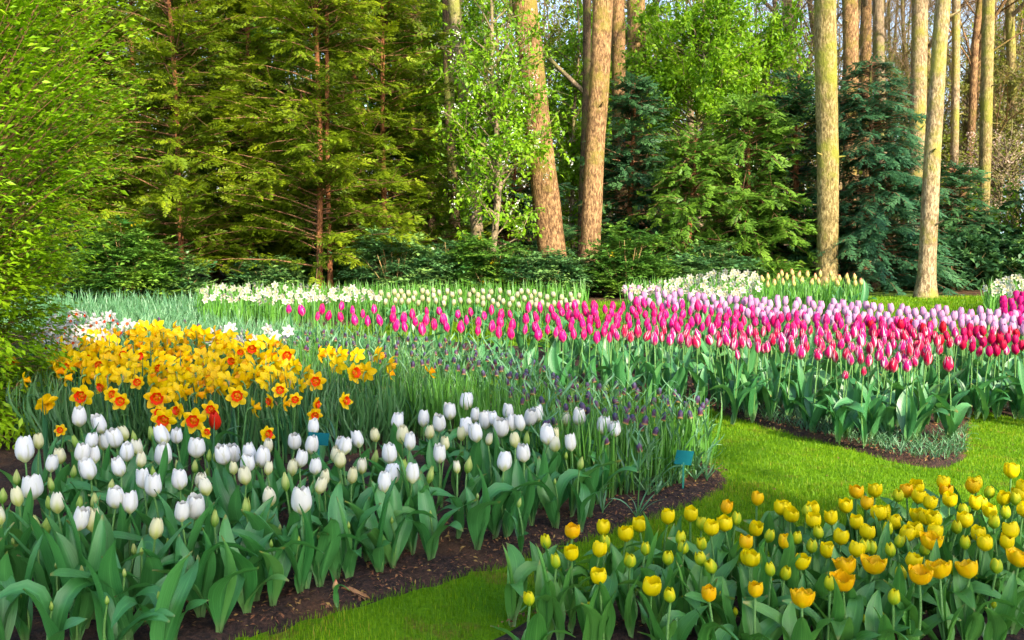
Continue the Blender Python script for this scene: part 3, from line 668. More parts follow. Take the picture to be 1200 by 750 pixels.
leafy_tree('spring_tree', 'yellow green tree showing over the tall greener yew', 475, 27, 11, 2.6, 6.0, 4.2, 7500, 'fol_spring', 207, .13, nb=60)
leafy_tree('spring_tree', 'bright leafy tree filling the gap between the two thick brown trunks', 668, 24.5, 9, 1.6, 4.0, 3.2, 3400, 'fol_spring', 213, .11, nb=60)
leafy_tree('spring_tree', 'yellow green tree between the brown pair and the mossy trunk, farther back', 770, 30, 10, 2.6, 5.0, 4.2, 3600, 'fol_spring', 214, .13, nb=60)
leafy_tree('spring_tree', 'thin olive leaved tree above the leafy bush top', 70, 24, 9, 2.6, 6.0, 2.6, 3500, 'fol_olive', 208, .11, nb=60)
leafy_tree('hazel_shrub', 'yellow green hazel shrub behind the slender lawn tree', 1125, 25, 4.5, 2.0, 2.4, 1.8, 3500, 'fol_spring_dim', 209, .10, nb=50, cat='shrub')
leafy_tree('hazel_shrub', 'fresh green shrub at the right edge before the woods', 1190, 19.5, 2.6, 1.3, 1.25, 1.0, 4000, 'fol_spring', 210, .08, .04, nb=55, cat='shrub')
leafy_tree('magnolia_tree', 'small pale pink blossoming tree at the right of the wood', 1172, 23, 4.4, 1.5, 3.1, .9, 900, 'fol_olive', 211, .08, .05, blossom=('blossom_pink', 150, .06), nb=60)
for k_, (px_, Y_, zc_, m_, l_) in enumerate([(905, 29, 5.6, 'fol_spring_dim', 'sparse yellow green tree crown left of the stout mossy trunk top'), (1000, 31, 5.2, 'fol_olive', 'sparse olive tree crown above the spruce top'), (1060, 33, 6.5, 'fol_spring_dim', 'thin yellowish tree crown between the two pale trunks'),
                                      (1130, 27, 4.8, 'fol_olive', 'golden olive tree behind the thin pale spotted trunk'), (1180, 30, 6.4, 'fol_spring_dim', 'thin yellow green tree crown above the pink blossoming tree'), (1215, 25, 4.0, 'fol_olive', 'golden olive tree at the very right edge of the wood')]):
    leafy_tree('spring_tree', l_, px_, Y_, 9, 2.3, zc_, 2.6, 8500, m_, 260 + k_, .095, .07, nb=90)
leafy_tree('hazel_shrub', 'olive green thicket shrub between spruce and pale trunks', 1060, 28, 5.2, 2.4, 2.9, 2.2, 4500, 'fol_olive', 212, .11, nb=50, cat='shrub')

# --- the tree standing behind the viewpoint: its shade lies over the white tulips and the near lawn
sh = leafy_tree('shade_tree', 'broad leafy tree behind the viewpoint that shades the white tulips', 600, 16.0, 9.5, 2.9, 8.0, 1.8, 17000, 'fol_spring', 240, .16, .16, nb=150)
sh.location = (5.6, -6.3, 0)

# --- understory shrubs
def shrub(name, label, px, Y, Wd, Ht, mat, seed, n=240, leafs=PINNATE, size=(.20, .38), flowers=None, group='evergreen shrubs at the wood edge', depth=.6):
    g = np.random.default_rng(seed); b = atY(px, 330, Y); root = thing(name, (b[0], Y, 0), label, 'shrub', group)
    ns = 26; an = g.uniform(0, 6.28, ns); rr = g.random(ns) ** .6
    tip = np.stack([np.cos(an) * rr * Wd * .8, np.sin(an) * rr * Wd * depth, Ht * (1 - .35 * rr ** 2) * g.uniform(.55, .95, ns)], 1)
    br = Acc(); tubes(br, tip * np.array([.15, .15, 0]), tip * np.array([.6, .6, .55]), .012, .009, 4); tubes(br, tip * np.array([.6, .6, .55]), tip, .009, .005, 4)
    obj('stems', br.mesh('stems', 'twig_tan'), root)
    an = g.uniform(0, 6.28, n); rr = g.random(n) ** .5; zz = g.uniform(.08, 1, n)
    c = np.stack([np.cos(an) * rr * Wd, np.sin(an) * rr * Wd * depth, zz * Ht * (1 - .45 * rr ** 2)], 1)
    m = 8; i = np.repeat(np.arange(n), m); aa = np.tile(np.arange(m) * 6.283 / m, n) + np.repeat(g.uniform(0, 6, n), m) + g.normal(0, .2, n * m)
    D = np.stack([np.cos(aa), np.sin(aa), g.uniform(-.3, .9, n * m)], 1)
    ac = Acc(); va = np.clip(np.repeat(g.random(n), m) + g.normal(0, .1, n * m), 0, 1)
    if leafs is PINNATE:      # compound leaves: oval leaflets in pairs along a thin midrib
        sz = g.uniform(*size, n * m); D = norm(D); side = norm(np.cross(D, np.array([0, 0, 1.0])))
        for q in range(11):
            tq = .22 + .16 * (q // 2) if q < 10 else 1.0; sg = 1 if q % 2 else -1
            pp = c[i] + D * (sz * tq)[:, None] - np.array([0, 0, 1.0]) * (sz * tq * tq * .25)[:, None]
            DD = D * .35 + side * sg if q < 10 else D
            inst(ac, LEAF_V, LEAF_F, frames(DD + g.normal(0, .12, DD.shape), np.array([0, 0, 1.0]), .25), pp, sz * .30, va)
        tubes(ac, c[i], c[i] + D * sz[:, None] - np.array([0, 0, 1.0]) * (sz * .25)[:, None], .003, .002, 3)
    else:
        for q in range(2): inst(ac, LEAF_V, LEAF_F, frames(D + g.normal(0, .3, D.shape), np.array([0, 0, 1.0]), .25), c[i], g.uniform(*size, n * m) * .62, va)
    obj('foliage', ac.mesh('foliage', mat), root)
    if flowers:
        k = flowers; j = g.integers(0, n, k); bl = Acc(); c2 = c[j] + np.array([0, 0, .07])
        for _ in range(9): inst(bl, LEAF_V, LEAF_F, frames(g.normal(size=(k, 3)), np.array([0, 0, 1.0]), .6), c2 + g.normal(0, .022, (k, 3)), g.uniform(.03, .05, k))
        obj('blossom', bl.mesh('blossom', 'blossom_yellow'), root)
    return root
MG = 'low mahonia shrubs under the trees'
for k, (px, Y, W_, H_, fl, lab) in enumerate([
    (150, 14.2, .75, 1.15, 2, 'glossy mahonia shrub right of the leafy bush'), (205, 14.6, .5, .75, 0, 'small mahonia at the foot of the left yew'),
    (318, 15.6, .6, .85, 0, 'small dark mahonia between the two feathery yews'),
    (392, 16.2, .6, .8, 0, 'dim mahonia just right of the twin red yew stems'), (462, 15.0, .75, .95, 0, 'blue green mahonia shrub right of the twin stemmed yew'), (528, 15.6, .7, 1.05, 4, 'mahonia shrub below the dark slanting trunks'),
    (575, 15.4, .7, 1.0, 8, 'mahonia with yellow flowers below the bird cherry'), (630, 15.2, .75, 1.1, 10, 'mahonia with yellow flowers hiding the leaning trunk foot'),
    (664, 15.6, .55, .95, 5, 'mahonia between the two thick brown trunks'), (735, 15.4, .75, 1.0, 8, 'mahonia with yellow flowers right of the thick brown trunk'),
    (788, 15.8, .7, .85, 4, 'mahonia below the sunlit bushy yew'), (838, 16.0, .7, .85, 0, 'low shrub behind the white daffodil clump on the right'), (905, 16.2, .6, .8, 0, 'low shrub left of the stout mossy trunk base')]):
    shrub('mahonia_shrub', lab, px, Y, W_, H_ * (1.25, .95, .8, .9, 1.3, 1.0, 1.1, .72, .66, 1.3, .9, 1.1, .7)[k], 'fol_mahonia' if k % 3 else 'fol_shrub', 300 + k, int(84 * W_ * 1.6), flowers=fl, group=MG)
BROAD = spray_t(4, .13, .5, 62, .05)
for k, (px, Y, W_, H_, lab) in enumerate([
    (1122, 17.2, .9, 1.15, 'dark rhododendron right of the slender lawn tree'), (1168, 18.2, 1.0, 1.3, 'dark rhododendron below the magnolia'),
    (1212, 17.2, .9, 1.1, 'dark rhododendron at the right edge behind white daffodils'), (1062, 17.6, .7, 1.0, 'dark rhododendron between spruce and slender lawn tree'),
    (60, 15.5, 1.2, 1.3, 'dark shrub in the shade behind the leafy bush')]):
    shrub('rhododendron_shrub', lab, px, Y, W_, H_, 'fol_dark' if k != 2 else 'fol_mahonia', 330 + k, 260, BROAD, (.18, .28), group='rhododendrons in the wood shade')

# --- far woods
def far_woods():
    g = np.random.default_rng(77); ac = Acc(); n = 52000
    x = g.uniform(-46, 46, n); y = g.uniform(33, 62, n); z = 15 * g.random(n) ** 1.7
    p = np.stack([x, y, z], 1); d = g.normal(size=(n, 3)) * np.array([.45, .3, .8]); d[:, 2] = np.abs(d[:, 2]); ln = g.uniform(.4, 1.8, n)
    tubes(ac, p, p + norm(d) * ln[:, None], g.uniform(.008, .03, n), .006, 3)
    n = 420; x = g.uniform(-48, 48, n); y = g.uniform(32, 62, n); top = np.stack([x + g.normal(0, .8, n), y, g.uniform(6, 16, n)], 1)
    tubes(ac, np.stack([x, y, 0 * x], 1), top, g.uniform(.05, .16, n), .03, 5)
    m2 = 150000; x = g.uniform(-48, 48, m2); y = g.uniform(34, 60, m2)
    left = np.clip((11 - x * 30 / y) / 9, 0, 1); z = (5.0 + 11 * left) * g.random(m2) ** (1.15 - .25 * left)
    ac2 = Acc(); inst(ac2, LEAF_V, LEAF_F, frames(g.normal(size=(m2, 3)), np.array([0, -.4, 1.0]), .5), np.stack([x, y, z], 1), g.uniform(.14, .38, m2))
    o = obj('far_wood', ac.mesh('far_wood', 'twig_far')); tag(o, 'brown haze of thin trunks and twigs far in the wood', 'wood', kind='stuff')
    o = obj('far_wood_foliage', ac2.mesh('far_wood_foliage', 'fol_spring_dim')); tag(o, 'soft yellow green leaves far back in the wood', 'foliage', kind='stuff')
far_woods()
# a pale blue shed glimpsed through the trees on the right
plain('shed_wall', (0.32, 0.50, 0.62), (0.36, 0.54, 0.66), 4, 0.6); plain('shed_roof', (0.07, 0.08, 0.09), (0.10, 0.11, 0.12), 4, 0.6)
b = atY(1200, 218, 34); root = thing('garden_shed', (b[0] + 1.2, 34, 0), 'pale blue garden shed seen through the trunks at the right edge', 'shed')
def box(x0, x1, y0, y1, z0, z1):
    V = [(x, y, z) for z in (z0, z1) for y in (y0, y1) for x in (x0, x1)]
    return np.array(V, float), np.array([(0, 2, 3, 1), (4, 5, 7, 6), (0, 1, 5, 4), (2, 6, 7, 3), (0, 4, 6, 2), (1, 3, 7, 5)])
ac = Acc(); ac.add(*box(-2.0, 2.4, 0, 3, 0, 3.3)); obj('wall', ac.mesh('wall', 'shed_wall', False), root)
V = np.array([(-2.2, -.3, 3.3), (2.6, -.3, 3.3), (2.6, 3.3, 3.3), (-2.2, 3.3, 3.3), (-2.2, 1.5, 4.4), (2.6, 1.5, 4.4)])
ac = Acc(); ac.add(V, np.array([(0, 1, 5, 4), (2, 3, 4, 5), (0, 3, 2, 1)])); ac.F[3] = [np.array([(0, 4, 3), (1, 2, 5)])]; ac.M[3] = [np.zeros(2, int)]
obj('roof', ac.mesh('roof', 'shed_roof', False), root)

# ================================================================= THE LEAFY BUSH AT LEFT
def near_bush():
    g = np.random.default_rng(91); cx, cy_, Rx, Ry = -3.25, 4.75, 1.36, 1.25
    root = thing('spiraea_bush', (cx, cy_, 0), 'large bright green leafy bush with arching twigs at the left edge', 'bush')
    st, lf = Acc(), Acc(); n = 1300
    an = g.uniform(0, 6.283, n); hgt = g.uniform(.0, 3.5, n)
    # rounded outline, pulled in towards the ground
    env = np.interp(hgt, [0, .35, .8, 1.3, 1.9, 2.6, 3.3, 3.6], [.70, .66, .68, .88, 1.0, .88, .66, .42])
    rr = np.sqrt(g.uniform(.30, 1.0, n)) * env * g.uniform(.88, 1.05, n)
    tip = np.stack([np.cos(an) * rr * Rx, np.sin(an) * rr * Ry, hgt], 1)
    org = tip * np.array([.3, .3, .62]) + g.normal(0, .05, (n, 3)); org[:, 2] = np.maximum(org[:, 2], 0.02)
    mid = (org + tip) / 2 + np.array([0, 0, .16])
    def bez(t, i): t = t[:, None]; return (1 - t) ** 2 * org[i] + 2 * t * (1 - t) * mid[i] + t * t * tip[i]
    i = np.arange(n); T_ = np.linspace(0, 1, 6)
    for a_, b_ in zip(T_[:-1], T_[1:]): tubes(st, bep := bez(np.full(n, a_), i), bez(np.full(n, b_), i), .003 * (1 - a_) + .001, .003 * (1 - b_) + .001, 3)
    k = 20; an2 = g.uniform(0, 6.28, k); tubes(st, np.stack([.12 * np.cos(an2), .12 * np.sin(an2), 0 * an2], 1), np.stack([.5 * np.cos(an2), .5 * np.sin(an2), g.uniform(1.2, 2.4, k)], 1), .022, .010, 6)
    obj('stems', st.mesh('stems', 'twig_brown'), root)
    per = 72; i = np.repeat(np.arange(n), per); M = len(i); t = g.uniform(.45, 1.0, M); p = bez(t, i) + g.normal(0, .035, (M, 3))
    tn = norm(bez(np.minimum(t + .02, 1.02), i) - bez(t - .02, i)); side = norm(np.cross(tn, np.array([0, 0, 1.0]))) * g.choice([-1, 1], (M, 1))
    D = tn * .75 + side * g.uniform(.3, 1.0, (M, 1)) + np.array([0, 0, -.22]) + g.normal(0, .22, (M, 3))
    cv = g.random(n)[i]; s = g.uniform(.026, .062, M)
    inst(lf, LEAF_V, LEAF_F, frames(D, np.array([0, -.1, 1.0]), .3), p, np.stack([s, s * .78, s], 1), np.clip(.2 + .35 * t + .4 * cv + g.normal(0, .12, M), 0, 1))
    obj('foliage', lf.mesh('foliage', 'fol_spiraea'), root)
near_bush()

# ================================================================= FLOWER PARTS
def interp(v, ys): return np.interp(v, np.linspace(0, 1, len(ys)), ys)
def tulip_flower(name, rad, wid, mats, n_in=3, n_out=3, wave=.03, tipcut=.06, seed=0, nu=7, nv=8, gap=.92, jag=0.0, mi_in=0):
    """cup of unit height; rad = radius profile, wid = half width profile relative to radius"""
    g = np.random.default_rng(seed); acc = Acc(); U = np.linspace(-1, 1, nu); Vv = np.linspace(0, 1, nv) ** .9
    for lay, (cnt, k) in enumerate(((n_in, gap), (n_out, 1.0))):
        for q in range(cnt):
            th0 = 2 * math.pi * (q + .5 * lay) / cnt + g.normal(0, .06); hh = g.uniform(.88, 1.0); ph = g.uniform(0, 6); out = g.uniform(-.02, .10) ** 1 * g.integers(0, 2)
            kr = k * g.uniform(.95, 1.06)
            u, v = np.meshgrid(U, Vv); r = interp(v, rad) * kr; hw = interp(v, wid)
            ang = u * hw / 1.0
            rr = (r + out * v ** 3) * (1 - .10 * u * u * (1 - v)) * (1 + wave * np.sin(u * 5 + ph) * v ** 2) + .02 * (1 - np.abs(u)) * v
            z = v * hh - tipcut * (u * u) * v ** 4 + jag * v ** 8 * np.sin(u * 9 + ph)
            P = np.stack([rr * np.cos(th0 + ang), rr * np.sin(th0 + ang), z], -1).reshape(-1, 3)
            uv = np.stack([u + 3.3 * q * 0, v, 0 * u + q + lay * 7], -1).reshape(-1, 3)
            acc.add(P, grid_faces(nu, nv), uv)
    return acc.mesh(name, mats)
BUD_R = [.06, .20, .255, .255, .22, .16, .085, .012]; BUD_W = [1.0, 1.15, 1.15, 1.15, 1.1, 1.0, .8, .3]
HALF_R = [.07, .25, .325, .34, .325, .29, .235, .15]; HALF_W = [1.0, 1.1, 1.12, 1.12, 1.08, 1.0, .82, .30]
FULL_R = [.08, .30, .38, .395, .38, .35, .30, .23]; FULL_W = [1.0, 1.08, 1.1, 1.1, 1.1, 1.05, .92, .42]
POINT_R = [.07, .25, .32, .33, .30, .25, .17, .07]; POINT_W = [1.0, 1.1, 1.1, 1.08, 1.0, .82, .52, .10]
CUP_R = [.10, .32, .42, .45, .455, .44, .41, .36]; CUP_W = [1.0, 1.0, 1.02, 1.02, 1.02, .98, .84, .38]
OPEN_R = [.11, .38, .50, .55, .58, .60, .60, .59]; OPEN_W = [1.0, .95, .95, .95, .92, .82, .62, .2]
def variants(n, *a, **k): return [tulip_flower(*a, seed=s, **k) for s in range(n)]
FL = {
    'white_w': variants(10, 'flower', FULL_R, FULL_W, 'petal_white', wave=.05, jag=.012),
    'white_c': variants(7, 'flower', HALF_R, HALF_W, 'petal_cream'),
    'white_g': variants(3, 'flower', BUD_R, BUD_W, 'petal_green'),
    'yellow_y': variants(9, 'flower', CUP_R, CUP_W, 'petal_yellow', n_in=3, n_out=4, wave=.07, jag=.02, gap=.80),
    'yellow_o': variants(4, 'flower', OPEN_R, OPEN_W, 'petal_orange', n_in=3, n_out=5, wave=.10, jag=.03, gap=.75),
    'yellow_g': variants(4, 'flower', HALF_R, HALF_W, 'petal_yellowgreen', n_in=3, n_out=4, wave=.05, jag=.02),
    'pink': variants(4, 'flower', POINT_R, POINT_W, 'petal_pink'),
    'pinkwhite': variants(8, 'flower', POINT_R, POINT_W, 'petal_pinkwhite'),
    'pink_far': variants(8, 'flower', POINT_R, POINT_W, 'petal_pink', nu=5, nv=6),
    'red': variants(6, 'flower', HALF_R, POINT_W, 'petal_red', nu=5, nv=6),
    'red_bud': variants(1, 'flower', HALF_R, HALF_W, 'petal_scarlet'),
    'magenta': variants(3, 'flower', FULL_R, FULL_W, 'petal_magenta', nu=5, nv=6),
    'lilac': variants(7, 'flower', HALF_R, HALF_W, 'petal_lilac', nu=5, nv=6),
    'peach': variants(2, 'flower', BUD_R, BUD_W, 'petal_peach', nu=5, nv=6),
    'cream_far': variants(2, 'flower', HALF_R, HALF_W, 'petal_cream_far', nu=5, nv=5),
}
def blade_geo(L, W, phi0, phi1, fold=.5, twist=0.0, nu=5, nv=10, wave=.0, seed=0, sheath=.28, power=.88, kink=0.0, sway=0.0):
    """leaf rising from the origin and arching to +X"""
    g = np.random.default_rng(seed); t = np.linspace(0, 1, nv); ph = g.uniform(0, 6)
    phi = R(phi0) + (R(phi1) - R(phi0)) * t ** 1.7
    if kink: phi = phi + R(kink) / (1 + np.exp(-(t - .62) * 22))
    ds = L / (nv - 1); cx = np.concatenate([[0], np.cumsum(np.sin(phi[:-1]) * ds)]); cz = np.concatenate([[0], np.cumsum(np.cos(phi[:-1]) * ds)])
    cyy = sway * L * np.sin(t * 2.2) ** 2
    w_ = W * np.maximum(np.sin(math.pi * np.clip(t, 0, 1) ** power) ** .8, 0) ; w_ = np.maximum(w_, W * sheath * (1 - t) ** 2); w_[-1] = W * .01
    U = np.linspace(-1, 1, nu); P = np.zeros((nv, nu, 3))
    for i in range(nv):
        tn = np.array([math.sin(phi[i]), 0, math.cos(phi[i])]); nr = np.array([-math.cos(phi[i]), 0, math.sin(phi[i])]); sd_ = np.array([0, 1.0, 0])
        tw = twist * t[i] ** 1.5; s2 = sd_ * math.cos(tw) + nr * math.sin(tw); n2 = nr * math.cos(tw) - sd_ * math.sin(tw)
        fo = fold * (1 - .55 * t[i])
        for j, u in enumerate(U):
            P[i, j] = np.array([cx[i], cyy[i], cz[i]]) + s2 * (u * w_[i] * math.cos(fo)) + n2 * (abs(u) ** 1.3 * w_[i] * math.sin(fo) + wave * W * u * math.sin(t[i] * 11 + ph + u))
    u, v = np.meshgrid(U, t)
    return P.reshape(-1, 3), grid_faces(nu, nv), np.stack([u, v, 0 * u + seed], -1).reshape(-1, 3)
def blade_mesh(name, mat, *a, **k):
    ac = Acc(); V, Fq, uv = blade_geo(*a, **k); ac.add(V, Fq, uv); return ac.mesh(name, mat)
def tulip_leaves(mat, sc_=1.0, wd=1.0):
    sp = [(.30, .036, 4, 22, .75, .3, 0, .1), (.28, .040, 6, 38, .7, -.4, 0, .12), (.29, .038, 8, 60, .6, .5, 0, .15), (.30, .040, 8, 95, .55, -.5, 0, .2),
          (.31, .036, 6, 70, .6, .6, 55, .15), (.26, .042, 10, 45, .65, .2, 0, .22), (.32, .033, 5, 50, .6, -.7, 80, .12), (.25, .034, 14, 120, .45, .3, 0, .2),
          (.33, .030, 3, 16, .8, -.5, 0, .08), (.24, .030, 22, 80, .5, .8, 0, .2)]
    return [blade_mesh('leaf', mat, L * sc_, W * sc_ * wd, a_, b_, f_, tw, wave=wv, seed=k, kink=kk, nu=5, nv=11, sway=.12 * ((k % 3) - 1)) for k, (L, W, a_, b_, f_, tw, kk, wv) in enumerate(sp)]
LV = {'white': tulip_leaves('leaf_white', 1.04, .84), 'yellow': tulip_leaves('leaf_yellow', .92, .95), 'pink': tulip_leaves('leaf_pink', 1.1)}
def stem_mesh(name, mat, h, r0, r1, bend=.02, seed=0, n=7, k=8):
    g = np.random.default_rng(seed); t = np.linspace(0, 1, k); a_ = g.uniform(0, 6.28)
    P = np.stack([bend * np.sin(t * math.pi) * math.cos(a_), bend * np.sin(t * math.pi) * math.sin(a_), h * t], 1)
    V, Fq = tube(P, r0 + (r1 - r0) * t, n); ac = Acc(); ac.add(V, Fq); return ac.mesh(name, mat)
STEM = {'pale': [stem_mesh('stem', 'stem_pale', 1, .0042, .0032, .012, s) for s in range(4)], 'green': [stem_mesh('stem', 'stem_green', 1, .0045, .0035, .012, s) for s in range(4)]}
REC = []   # every countable flower, for its label: root, px, py, depth, kind, look
grn = np.random.default_rng(1234)
def tulip(name, fx, fy, zf, hpx, flmeshes, leaves, stem, kind, look, nleaf=3, cat='tulip', group=None, wfac=1.0, hmin=.03, lean=.05, leafscale=1.0, mm=(1, 1)):
    """one tulip whose flower centre stands where the photo shows it; the plant below leans a little"""
    P = at(fx, fy, zf); dep = P[1]; h = max(hpx * dep / F, hmin) if hpx else hmin
    P[2] = zf; hs = zf - h / 2                                  # stem length
    dx, dy = grn.normal(0, lean * zf, 2); dx = float(np.clip(dx, -.05, .05)); dy = float(np.clip(dy, -.03, .03))
    root = thing(name, (P[0] - dx, P[1] - dy, .03), None, cat, group, grn.uniform(0, 6.28))
    hs -= .03
    rz = root.rotation_euler.z; c, s = math.cos(-rz), math.sin(-rz)
    lx, ly = dx * c - dy * s, dx * s + dy * c
    rx, ry = math.atan2(-ly, hs), math.atan2(lx, hs)
    L = math.sqrt(hs * hs + dx * dx + dy * dy); k = int(grn.integers(0, len(stem)))
    obj('stem', stem[k], root, rot=(rx, ry, 0), scale=(1, 1, L))
    tw = grn.uniform(.9, 1.1) * wfac
    obj('flower', flmeshes[int(grn.integers(0, len(flmeshes)))], root, (lx, ly, hs - .004), (rx * .8 + grn.normal(0, .11), ry * .8 + grn.normal(0, .11), grn.uniform(0, 6.28)), (h * tw, h * tw, h * 1.02))
    a0 = grn.uniform(0, 6.28)
    for q in range(nleaf):
        m = leaves[int(grn.integers(0, len(leaves)))]; s_ = leafscale * grn.uniform(.78, 1.12) * zf / .33 * (.92 if q else 1.05)
        obj('leaf', m, root, (0, 0, -.01 + .012 * q), (0, 0, a0 + q * 6.283 / nleaf + grn.normal(0, .35)), (s_, s_ * grn.uniform(.85, 1.15), s_ * grn.uniform(.9, 1.05)))
    REC.append(dict(o=root, x=fx, y=fy, d=dep, kind=kind, look=look))
    return root

# ---- white tulips: (px, py, height px, state)
WHITE = """29 525 33w 45 515 21c 93 487 25w 119 495 25w 106 515 21w 71 532 21c 59 541 23w 95 529 25w 110 532 22w 106 547 29w 85 551 17g 38 569 32w 19 558 20g 60 566 18g
22 580 25c 2 579 21g 67 588 26c 58 587 20g 111 585 23g 92 588 18g 91 606 30w 108 608 29c 50 614 27g 43 612 24g 1 603 22c 135 581 28w 152 587 28w 142 545 25w 168 559 26w
180 567 29w 148 528 24w 136 511 26w 127 515 22w 147 506 20c 121 517 20c 158 511 17g 160 523 22c 165 536 22c 178 507 19g 193 508 25w 191 531 30w 181 617 28c 129 568 18g 180 552 16g 90 516 17g
207 509 20w 230 523 26w 211 560 26w 228 545 17g 208 544 15g 235 561 22c 243 568 24c 212 597 27w 228 591 33w 251 606 22g 253 532 19g 264 530 27w 272 529 26w 274 547 17c 294 529 24w 306 534 26w
289 541 24w 288 555 25c 288 592 25g 316 580 26c 313 547 18c 313 521 20c 345 515 22w 367 499 20w 364 520 23w 351 536 22w 342 546 22c 335 563 24g 354 584 35w 369 545 21w 380 557 21c 373 567 22c
393 531 22c 398 537 22c 398 518 18w 241 553 14g 244 533 16g 403 521 22w 421 513 22w 441 508 18c 465 492 21w 471 508 23c 480 516 22w 457 530 25w 424 544 21c 438 535 19g 412 555 22c 402 537 18c
474 545 19g 450 563 27w 459 554 27w 483 553 26w 502 555 22g 496 489 22w 503 505 19c 515 494 23w 527 481 21w 546 469 22w 522 518 18c 515 530 24w 536 546 16c 547 543 22g 547 498 23w 559 505 25w
556 485 18w 541 507 18c 569 491 23w 579 489 19w 572 513 16c 587 499 26w 596 481 20w 590 539 25w 586 514 15c 600 494 21w 611 494 21w 620 487 23w 631 484 22w 604 514 20c 617 514 19g 614 529 24w
642 508 25w 651 519 21c 649 508 19c 663 490 17c 679 487 22w 670 517 22w 663 533 11g 679 541 18g 707 497 23w 722 501 20w 607 588 13g 157 642 15g""".split()
WW = {'w': .86, 'c': .90, 'g': .86}
WG = 'white tulips in the left bed'
LOOK = {'w': 'fully grown white', 'c': 'cream half-closed', 'g': 'small green-tinged closed'}
it = iter(WHITE)
for x, y, hs_ in zip(it, it, it):
    st_ = hs_[-1]; hp = float(hs_[:-1]); zf = {'w': .325, 'c': .31, 'g': .285}[st_] + grn.normal(0, .008)
    if hp < 16: zf -= .07
    tulip('white_tulip', float(x), float(y), zf, hp, FL['white_' + st_], LV['white'], STEM['pale'], 'white', LOOK[st_], 3, group=WG, wfac=WW[st_])
# further leaf-only plants along the front of the white bed (their buds are still small)
for k, (px, py) in enumerate([(20, 716), (70, 735), (118, 728), (170, 742), (235, 735), (300, 716), (352, 708), (262, 700), (395, 690), (460, 676), (505, 668), (560, 655), (610, 640), (650, 628), (690, 616), (330, 690), (430, 668), (140, 700), (200, 712), (60, 700), (-10, 735), (580, 640), (480, 655), (700, 600), (-30, 760), (30, 765), (90, 770), (150, 768), (205, 766), (258, 752), (0, 790), (65, 800), (130, 800), (190, 790), (290, 732), (-40, 725), (320, 722), (100, 752), (375, 700), (410, 690), (445, 682)]):
    p = at(px, py); a0 = grn.uniform(0, 6.28); hb = grn.uniform(.12, .2)
    root = thing('white_tulip', (p[0], p[1], .03), None, 'tulip', WG, a0)
    obj('stem', STEM['pale'][k % 4], root, scale=(1, 1, hb)); fs = .022
    obj('flower', FL['white_g'][k % 3], root, (0, 0, hb), scale=(fs, fs, fs * 1.2))
    for q in range(4):
        s_ = grn.uniform(.8, 1.15); obj('leaf', LV['white'][int(grn.integers(0, 10))], root, (0, 0, -.01), (0, 0, q * 1.57 + grn.normal(0, .3)), (s_, s_, s_))
    fx, fy = topx(p[0], p[1], .03 + hb); REC.append(dict(o=root, x=fx, y=fy, d=p[1], kind='white', look='leafy young white'))
# the lone red tulip among the daffodils
o = tulip('red_tulip', 253, 491, .30, 24, FL['red_bud'], LV['white'], STEM['green'], None, '', 3, wfac=.78); REC.pop()
tag(o, 'single bright red tulip bud between the daffodils and white tulips')

# ---- yellow tulips
YELLOW = """671,621o 641,633g 652,656g 670,646y 707,617y 710,633g 702,642y 703,673y 734,624y 750,613y 756,641g 738,655g 621,699g 763,685Y 782,604y 809,601y 822,612g 850,593o 862,606g 833,617y 850,612y
797,629g 801,639g 823,635g 783,652g 823,653g 837,661g 786,695g 831,694o 885,689o 878,652y 874,634o 883,617y 899,626g 887,583o 914,593y 919,633o 904,665g 919,669g 918,593y 926,601y 953,594y
945,597g 953,608y 975,605y 1004,575o 1026,573y 1015,588o 992,591y 1004,610y 1037,599y 1030,600y 1049,610y 1052,579g 1074,568y 1075,580y 1063,574o 933,628g 951,638g 969,643y 937,656y 881,653y
940,700O 993,662O 988,680O 973,682g 1003,642y 1013,638g 1024,661O 1045,643g 1052,632g 1057,670g 1047,698g 1078,673O 1079,603y 1105,564y 1108,573o 1112,584y 1088,587y 1140,569o 1144,565y
1158,575g 1185,550Y 1197,569y 1198,577y 1175,582y 1144,588y 1151,588g 1161,597y 1179,599g 1199,595y 1085,605y 1098,606Y 1095,621y 1091,633O 1083,641g 1132,608y 1121,616g 1131,634g 1147,624y
1154,635y 1179,633y 1187,620Y 1194,653O 1168,662g 1137,666O 1117,663g 1102,666O 1061,624y 1040,618g 1075,619y 1165,610g 1017,622y 1130,597g 1190,583g 1215,560y 1222,590y 1230,640o 1210,612y
1022,640g 960,622g 985,628y 1068,655y""".split()
YG = 'yellow tulips in the right front bed'
YL = {'g': 'greenish half-closed yellow', 'y': 'plain yellow cup-shaped', 'o': 'orange-tinted yellow', 'Y': 'large bright yellow', 'O': 'large open orange-yellow'}
for s_ in YELLOW:
    x, r_ = s_.split(','); y, st_ = float(r_[:-1]), r_[-1]; x = float(x)
    hp = {'g': 17.5, 'y': 19, 'o': 18, 'Y': 21, 'O': 20}[st_] * np.interp(y, [560, 700], [.92, 1.12]); key = {'g': 'yellow_g', 'y': 'yellow_y', 'o': 'yellow_y', 'Y': 'yellow_y', 'O': 'yellow_o'}[st_]
    zf = .265 + grn.normal(0, .008) + (.03 if st_ in 'YO' and y < 640 else 0)
    fm = FL[key]
    if st_ == 'o': fm = FL['yellow_cup_o'] if 'yellow_cup_o' in FL else FL.setdefault('yellow_cup_o', variants(4, 'flower', CUP_R, CUP_W, 'petal_orange', n_in=3, n_out=4, wave=.08, jag=.02, gap=.82))
    if zf: tulip('yellow_tulip', x, y, zf, hp, fm, LV['yellow'], STEM['pale'], 'yellow', YL[st_], 4 if y > 640 or x < 720 else 3, group=YG, wfac=1.05 if st_ == 'g' else 1.0, leafscale=1.08)
